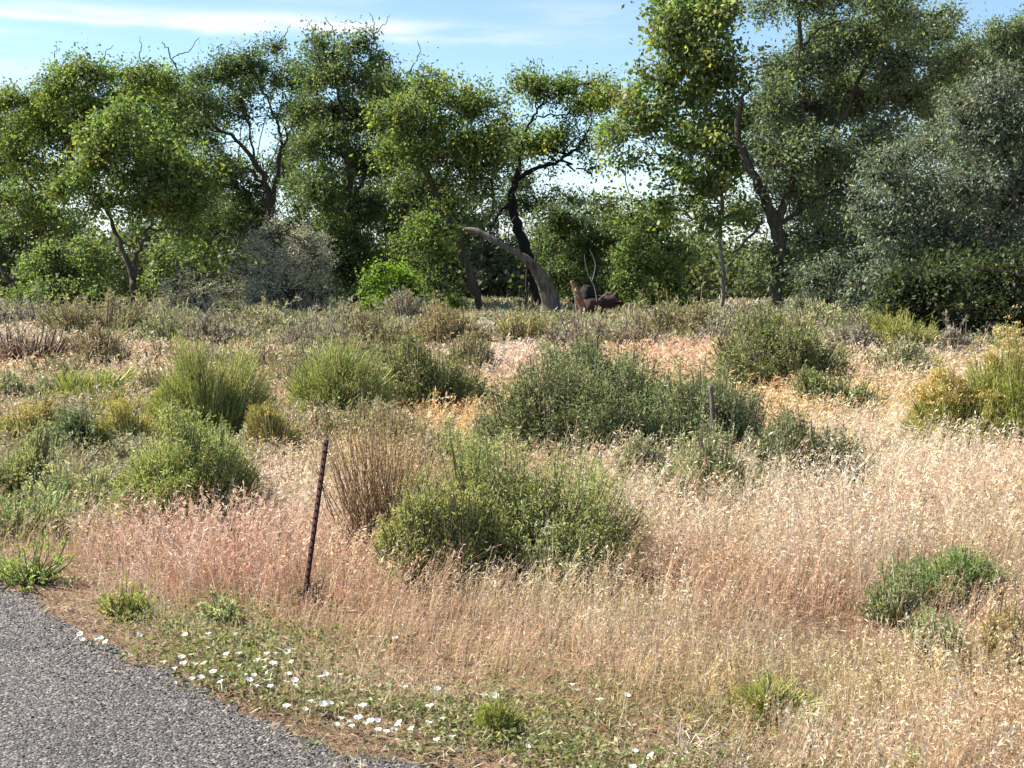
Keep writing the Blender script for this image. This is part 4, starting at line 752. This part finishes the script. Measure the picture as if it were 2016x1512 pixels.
tree('elm_sapling', 'green undergrowth tree left of the fork of the forked green tree', (120, 628),
     [[(120, 628, .07), (115, 560, .05), (105, 500, .03)]],
     [(110, 500, 45, 25), (70, 530, 40, 28), (130, 540, 50, 30), (180, 520, 40, 30), (60, 580, 40, 28), (120, 590, 55, 28), (190, 580, 45, 30), (170, 480, 35, 22, 0, .7)], 'cotton', cat='sapling', leaf=.14, clus=.33, dens=1.1)
tree('elm_sapling', 'green undergrowth tree right of the fork of the forked green tree', (320, 626),
     [[(320, 626, .06), (318, 560, .04), (315, 500, .03)]],
     [(310, 500, 28, 22), (305, 540, 30, 25), (300, 590, 32, 25), (340, 520, 20, 20, 0, .6)], 'cotton', cat='sapling', leaf=.14, clus=.30, dens=1.0)
tree('elm_sapling', 'dark leafy undergrowth behind the rotten orange stump', (1130, 616),
     [[(1130, 616, .08), (1128, 540, .06), (1120, 460, .04)]],
     [(1090, 420, 45, 28), (1150, 440, 50, 28), (1100, 480, 45, 30), (1160, 500, 50, 30), (1090, 540, 40, 30), (1150, 560, 55, 30), (1210, 470, 40, 30), (1200, 590, 40, 25)], 'elmd', cat='tree', leaf=.14, clus=.36, dens=1.05)
tree('cottonwood_tree', 'young bright cottonwood thicket left of the slender pale trunk', (1300, 625),
     [[(1300, 625, .07), (1298, 540, .05), (1290, 450, .03)], [(1310, 625, .04), (1340, 540, .03), (1360, 470, .02)]],
     [(1290, 460, 45, 28, 0, .8), (1240, 490, 40, 28), (1340, 490, 40, 30), (1270, 530, 50, 30), (1330, 550, 40, 30), (1230, 560, 35, 28), (1290, 590, 55, 26), (1370, 590, 35, 26, 0, .7), (1240, 420, 35, 22, 0, .7)], 'cotton', cat='tree', leaf=.14, clus=.34, dens=1.0, wr=.75)
tree('silver_shrub', 'pale silver-green thicket at the left foot of the silver tree', (1660, 640),
     [[(1660, 640, .06), (1655, 590, .04), (1650, 540, .03)]],
     [(1600, 550, 40, 28), (1650, 540, 45, 28), (1700, 560, 40, 28), (1620, 590, 45, 28), (1690, 600, 45, 26), (1580, 600, 30, 26), (1740, 610, 30, 22)], 'silver', cat='shrub', leaf=.12, clus=.30, wr=.45, dens=.85, lmat=M_SAGE)
tree('painted_shade_foliage', 'added dark foliage painting the deep shade under the silver tree, reaching the ground', (1900, 684),  # added for the silver tree's self-shade; its darkness is leaf colour
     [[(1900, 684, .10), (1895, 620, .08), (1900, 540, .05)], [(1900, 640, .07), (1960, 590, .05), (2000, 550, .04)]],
     [(1770, 600, 50, 35), (1830, 560, 65, 50), (1920, 550, 80, 50), (2010, 560, 80, 55), (1740, 640, 40, 25), (1860, 630, 70, 35), (1950, 640, 80, 35), (2040, 640, 50, 40), (1800, 630, 40, 25)], 'shade', cat='painted shade', leaf=.11, clus=.32, dens=2.2)
# second row behind
BR = 'background trees behind the tree line'
EXTRA = {20: [(20, 300, 60, 60), (60, 230, 60, 50), (150, 220, 60, 40), (-20, 400, 60, 45), (50, 420, 60, 45), (130, 450, 60, 40), (170, 520, 60, 40)], 400: [(300, 200, 60, 45), (360, 230, 50, 45), (410, 200, 50, 35, 0, .6), (460, 420, 50, 50), (340, 310, 60, 55), (350, 390, 60, 50), (400, 250, 45, 40, 0, .5), (330, 500, 50, 40), (260, 470, 50, 40, 0, .8), (280, 550, 60, 40), (440, 440, 60, 40), (470, 500, 50, 30)],
 520: [(500, 400, 50, 40, 0, .7), (480, 160, 50, 30, 0, .6), (540, 160, 40, 30, 0, .6), (590, 310, 45, 50), (585, 230, 40, 35), (590, 370, 45, 40), (600, 150, 30, 30, 0, .7), (580, 440, 50, 30, 0, .7), (620, 560, 60, 40), (470, 430, 50, 40), (560, 330, 45, 35, 0, .6), (480, 340, 50, 40, 0, .6)], 800: [(770, 170, 45, 40), (850, 360, 60, 50), (930, 420, 50, 40, 0, .7), (775, 310, 45, 50), (780, 240, 35, 35), (740, 400, 50, 40), (1000, 350, 35, 35, 0, .6), (800, 390, 50, 40), (870, 480, 50, 40), (870, 400, 45, 40, 0, .7), (700, 500, 60, 50)],
 960: [(920, 440, 40, 30, 0, .6), (970, 420, 40, 30, 0, .6), (900, 520, 40, 40)], 1110: [(1020, 400, 40, 35, 0, .7), (1010, 260, 40, 40, 0, .7), (1060, 400, 40, 25, 0, .7), (1180, 490, 60, 40), (1100, 520, 60, 40), (1120, 390, 50, 18, 0, .6)],
 1280: [(1210, 250, 40, 30, 0, .7), (1200, 430, 50, 22), (1350, 400, 50, 30, 0, .7), (1200, 500, 50, 35), (1400, 560, 50, 30), (1300, 430, 50, 22, 0, .6)], 1640: [(1550, 130, 50, 40), (1640, 60, 60, 50), (1740, 50, 60, 50), (1660, 180, 70, 60), (1560, 240, 60, 50), (1480, 430, 50, 40, 0, .7), (1480, 300, 40, 50, 0, .8), (1490, 220, 35, 40, 0, .8), (1560, 350, 50, 40), (1650, 330, 60, 50), (1730, 300, 60, 60), (1580, 420, 50, 40, 0, .8), (1660, 400, 60, 40), (1600, 540, 50, 40), (1480, 560, 40, 30, 0, .6)],
 1900: [(1820, 80, 60, 45), (1900, 120, 60, 50), (1980, 130, 60, 50), (2030, 90, 50, 50), (1850, 260, 60, 60), (1840, 160, 60, 50), (1780, 380, 60, 60), (1950, 250, 60, 60), (2010, 340, 60, 60), (1800, 520, 60, 50), (1830, 590, 60, 40), (1980, 440, 70, 50), (1900, 420, 70, 50), (1960, 620, 90, 30)]}
for lab, bx, bl, pl, dn in [
    ('background tree seen between the left frame edge and the forked tree', 20, [(-30, 470, 60, 40), (40, 480, 55, 40), (0, 540, 70, 40), (60, 560, 60, 30)], 'blue', .8),
    ('background tree filling the gap right of the forked tree', 400, [(370, 500, 60, 40), (440, 500, 60, 35), (400, 550, 80, 35), (340, 440, 40, 30), (470, 560, 60, 30)], 'elmd', .9),
    ('background tree low behind the dark open elm', 520, [(480, 490, 50, 35), (600, 490, 60, 40), (540, 540, 80, 30)], 'elmd', .9),
    ('background tree behind the lime-green sapling', 800, [(790, 520, 60, 40), (760, 450, 40, 30), (840, 560, 60, 30), (740, 570, 50, 30)], 'elmd', 1.),
    ('background tree seen through the arch of the fallen grey trunk', 960, [(950, 500, 55, 30), (1000, 540, 55, 35), (940, 570, 60, 28), (1010, 480, 40, 22, 0, .6)], 'blue', .9),
    ('background tree behind the burnt trunk and stump', 1110, [(1080, 470, 50, 35), (1140, 540, 70, 40), (1200, 560, 60, 30)], 'elmd', 1.),
    ('background tree behind the bright cottonwood thicket', 1280, [(1260, 500, 60, 35), (1340, 540, 60, 30), (1390, 500, 40, 30, 0, .6), (1240, 450, 50, 25)], 'elm', .9),
    ('background tree right of the thick dark trunk', 1640, [(1620, 480, 60, 40), (1700, 460, 60, 40), (1640, 550, 70, 40), (1720, 560, 60, 30), (1560, 500, 40, 40, 0, .6)], 'blue', 1.),
    ('background tree in the deep shade behind the silver tree', 1900, [(1850, 480, 70, 50), (1950, 500, 80, 50), (1900, 570, 100, 35), (2010, 580, 70, 35)], 'elmd', 1.)]:
    tree('background_tree', lab, (bx, 600), [[(bx, 600, .14), (bx + 4, 540, .12), (bl[0][0], bl[0][1], .06)]], bl + EXTRA.get(bx, []), pl, leaf=.18, dens=dn, group=BR, clus=.5, deep=2.)

def far_brush():
    acc = Acc(); rg = np.random.default_rng(77); n = 7500
    y = rg.uniform(66, 130, n); x = rg.uniform(-.6, .6, n) * y
    h = 1.4 + 3.8 * np.clip(.5 + .5 * snoise(x, y * .6, .12, 1.) + .3 * snoise(x, y, .37, 2.), 0, 1.1); per = 42
    i = np.repeat(np.arange(n), per); m = len(i)
    off = rg.normal(size=(m, 3)) * [1.0, 1.0, 0]; zz = rg.random(m) ** .8 * h[i] * np.clip(1.1 - .25 * np.hypot(off[:, 0], off[:, 1]), .1, 1)
    pos = np.stack([x[i] + off[:, 0], y[i] + off[:, 1], zz], 1)
    col = tint(rg, n, [(.12, .14, .07), (.16, .17, .10), (.2, .2, .14), (.09, .12, .05)], .15)[i] * (1 + rg.normal(size=(m, 1)) * .15)
    leaves(acc, pos, rg.normal(size=(m, 3)), rg.uniform(.2, .45, m), rg.uniform(.12, .25, m), np.clip(col, .01, .5), rg)
    o = acc.build('far_brush', M_LEAF); o['kind'] = 'stuff'; tag(o, 'distant grey-green brush and scrub filling the ground beyond the tree line', 'brush')
far_brush()

# ------------------------------------------------------------------ fallen trunk, stump, posts
def log_mesh(pts, rr, loc, sides=14, jit=.08, seed=1, cap=True):
    rg = np.random.default_rng(seed); k = len(pts) * 6; pl = smooth_line(pts, k) - loc; r = np.interp(np.linspace(0, 1, k), np.linspace(0, 1, len(rr)), rr)
    acc = Acc(); tubes(acc, pl[None], r[None], np.array([.3, .3, .3]), sides)
    V = acc.v[0].reshape(k, sides, 3); prof = 1 + rg.normal(size=(1, sides, 1)) * jit + rg.normal(size=(k, sides, 1)) * jit * .4
    V[:] = pl[:, None] + (V - pl[:, None]) * prof; V[-1] += rg.normal(size=(sides, 3)) * rr[-1] * .5
    if cap:
        n0 = acc.n; acc.add(np.array([pl[-1], pl[0]]), np.zeros((0, 3), int), np.array([.3, .3, .3])); i = np.arange(sides); j = np.roll(i, -1); b0 = (k - 1) * sides
        acc.f.append(np.stack([b0 + i, b0 + j, np.full(sides, n0)], 1).astype(np.int32)); acc.f.append(np.stack([j, i, np.full(sides, n0 + 1)], 1).astype(np.int32))
        acc.f = [f for f in acc.f if len(f)]
    return acc
b = G(1085, 636); Yt = b[1]
root = empty('dead_tree', b, 'bare grey dead trunk arching to the left in front of the burnt tree', 'dead tree')
log_mesh([P(1090, 640, Yt), P(1078, 580, Yt), P(1055, 530, Yt - .2), P(1020, 500, Yt - .4), P(980, 478, Yt - .5), P(940, 456, Yt - .4), P(915, 450, Yt - .3)], [.34, .28, .20, .12, .10, .075, .03], b, seed=3, jit=.15).build('trunk', M_DEAD, root, smooth=True)
acc = Acc()
for q in [[(1040, 515), (1035, 560), (1042, 615)], [(985, 480), (975, 440), (960, 410)], [(1000, 488), (1003, 445), (1015, 425)], [(1050, 530), (1062, 470), (1055, 440)]]:
    pl = smooth_line([P(a, c, Yt - .5) for a, c in q], 8) - b; tubes(acc, pl[None], np.linspace(.035, .012, 8)[None], np.array([.1, .1, .1]), 6)
acc.build('branch', M_BARK, root)
b = G(1146, 648); Yt = b[1]
root = empty('tree_stump', b, 'jagged broken stump of rotten orange wood with a pale split base', 'stump')
log_mesh([P(1146, 650, Yt), P(1147, 615, Yt), P(1141, 590, Yt), P(1134, 572, Yt), P(1126, 553, Yt)], [.07, .08, .10, .10, .04], b, seed=5, jit=.22).build('trunk', M_ROT, root)
acc = log_mesh([P(1147, 640, Yt - .14), P(1149, 625, Yt - .16), P(1151, 606, Yt - .15)], [.09, .06, .01], b, seed=6, jit=.3); acc.build('bare_splinter', mat_bark('pale_wood', (.45, .40, .33), (.72, .66, .57), 8), root)
b = G(1190, 640); Yt = b[1]
root = empty('burnt_log', b, 'charred black hollow log lying right of the orange stump', 'log')
log_mesh([P(1150, 630, Yt + .3), P(1152, 590, Yt + .3), P(1158, 562, Yt + .3)], [.36, .34, .16], b, seed=7, jit=.15).build('upright_stub', M_CHAR, root)
log_mesh([P(1150, 612, Yt), P(1180, 606, Yt + .3), P(1215, 600, Yt + .5)], [.4, .36, .3], b, seed=8, jit=.18).build('log', mat_bark('scorched_wood', (.02, .012, .012), (.09, .05, .04), 9), root)
acc = Acc()
for q in [[(1175, 595), (1170, 565), (1156, 535), (1150, 500)], [(1165, 555), (1172, 520), (1160, 490)], [(1178, 590), (1200, 575), (1215, 590)]]:
    pl = smooth_line([P(a, c, Yt - .2) for a, c in q], 9) - b; tubes(acc, pl[None], np.linspace(.012, .005, 9)[None], np.array([.30, .28, .25]), 5)
acc.build('bare_twigs', M_STEM, root)

# rusty studded steel post
def metal_rust():
    m, t = mat_new('rusty_steel'); n = t.nodes; l = t.links
    tcn = n.new('ShaderNodeTexCoord'); no = n.new('ShaderNodeTexNoise'); no.inputs['Scale'].default_value = 40; no.inputs['Detail'].default_value = 7
    cr = n.new('ShaderNodeValToRGB'); cr.color_ramp.elements[0].position = .35; cr.color_ramp.elements[0].color = (.018, .010, .011, 1); cr.color_ramp.elements[1].position = .7; cr.color_ramp.elements[1].color = (.06, .026, .022, 1)
    bp = n.new('ShaderNodeBump'); bp.inputs['Strength'].default_value = .4; bp.inputs['Distance'].default_value = .002
    pr = n.new('ShaderNodeBsdfPrincipled'); pr.inputs['Roughness'].default_value = .85; pr.inputs['Specular IOR Level'].default_value = .15; o = n.new('ShaderNodeOutputMaterial')
    l.new(tcn.outputs['Object'], no.inputs['Vector']); l.new(no.outputs['Fac'], cr.inputs[0]); l.new(cr.outputs[0], pr.inputs['Base Color']); l.new(no.outputs['Fac'], bp.inputs['Height']); l.new(bp.outputs[0], pr.inputs['Normal']); l.new(pr.outputs[0], o.inputs[0]); return m
M_RUST = metal_rust()
b = G(595, 1200); top = P(641, 866, b[1]); vec = Vector(top - b); Lp = vec.length
root = empty('fence_post', b, 'thin rusty studded steel post leaning right among the pink grass', 'post')
root.rotation_euler = Vector((0, 0, 1)).rotation_difference(vec).to_euler()
def prism(acc, poly, z0, z1):
    n = len(poly); V = np.array([(x, y, z0) for x, y in poly] + [(x, y, z1) for x, y in poly]); i = np.arange(n); j = np.roll(i, -1)
    acc.add(V, np.stack([i, j, j + n, i + n], 1), np.array([.1, .05, .04])); acc.f.append(np.array([list(range(n, 2 * n))], np.int32) + acc.n - 2 * n)
acc = Acc(); hw, tk, web = .015, .003, .018
TP = [(-hw, 0), (hw, 0), (hw, tk), (tk, tk + .001), (tk * .7, web), (-tk * .7, web), (-tk, tk + .001), (-hw, tk)]
an = rad(-48); TP = [(x * math.cos(an) - y * math.sin(an), x * math.sin(an) + y * math.cos(an)) for x, y in TP]
prism(acc, TP, -.25, Lp); acc.build('post', M_RUST, root)
acc = Acc(); sx, sy = math.cos(an), math.sin(an)
V = []
for z, k in [(-.005, .7), (.005, .7)]:
    for a_, b_ in [(-.006, 0), (.006, 0), (.004, -.0065), (-.004, -.0065)]:
        V.append((a_ * sx - b_ * sy, a_ * sy + b_ * sx, z * (1 if b_ == 0 else .6)))
acc.add(np.array(V), np.array([[0, 1, 2, 3], [4, 7, 6, 5], [0, 4, 5, 1], [1, 5, 6, 2], [2, 6, 7, 3], [3, 7, 4, 0]]), np.array([.1, .05, .04]))
st = acc.build('stud', M_RUST, root); ns_ = int(Lp / .036)
for i in range(ns_):
    o = st if i == 0 else st.copy()
    if i: COL.objects.link(o); o.parent = root
    o.location = (0, 0, Lp - .02 - i * .036)

# weathered stake in the sagebrush bank
b = G(1412, 972); tp = P(1399, 760, b[1])
rgk = np.random.default_rng(8)
root = log_mesh([b - [0, 0, .15], b * .5 + tp * .5 + [.004, 0, 0], tp], [.026, .022, .017], b, sides=7, jit=.1, seed=9).build('wooden_stake', M_DEAD, loc=None)
root.location = tuple(b); tag(root, 'weathered grey wooden stake standing in the dark sagebrush bank', 'stake')

# a few pale dead stalks at the bottom edge
b = G(1350, 1490)
acc = Acc(); rgk = np.random.default_rng(12)
for _ in range(16):
    a = rgk.uniform(0, 6.28); ln = rgk.uniform(.05, .17); f = np.array([rgk.normal() * .02, rgk.normal() * .015, .0]); t_ = f + [math.cos(a) * ln, math.sin(a) * ln * .4, rgk.uniform(.03, .14)]
    pl = bez(f[None], ((f + t_) / 2 + [0, 0, .03])[None], t_[None], 7); pl[:, 1:-1] += rgk.normal(size=(1, 5, 3)) * .006
    tubes(acc, pl, np.linspace(.0022, .001, 7)[None], np.array([.62, .56, .46]), 5)
o = acc.build('dead_stalks', M_STEM); o.location = tuple(b); tag(o, 'bleached dead branching stalks at the bottom edge right of centre', 'dead plant')

print('TRIS', sum(len(o.data.polygons) for o in sc.objects if o.type == 'MESH'))
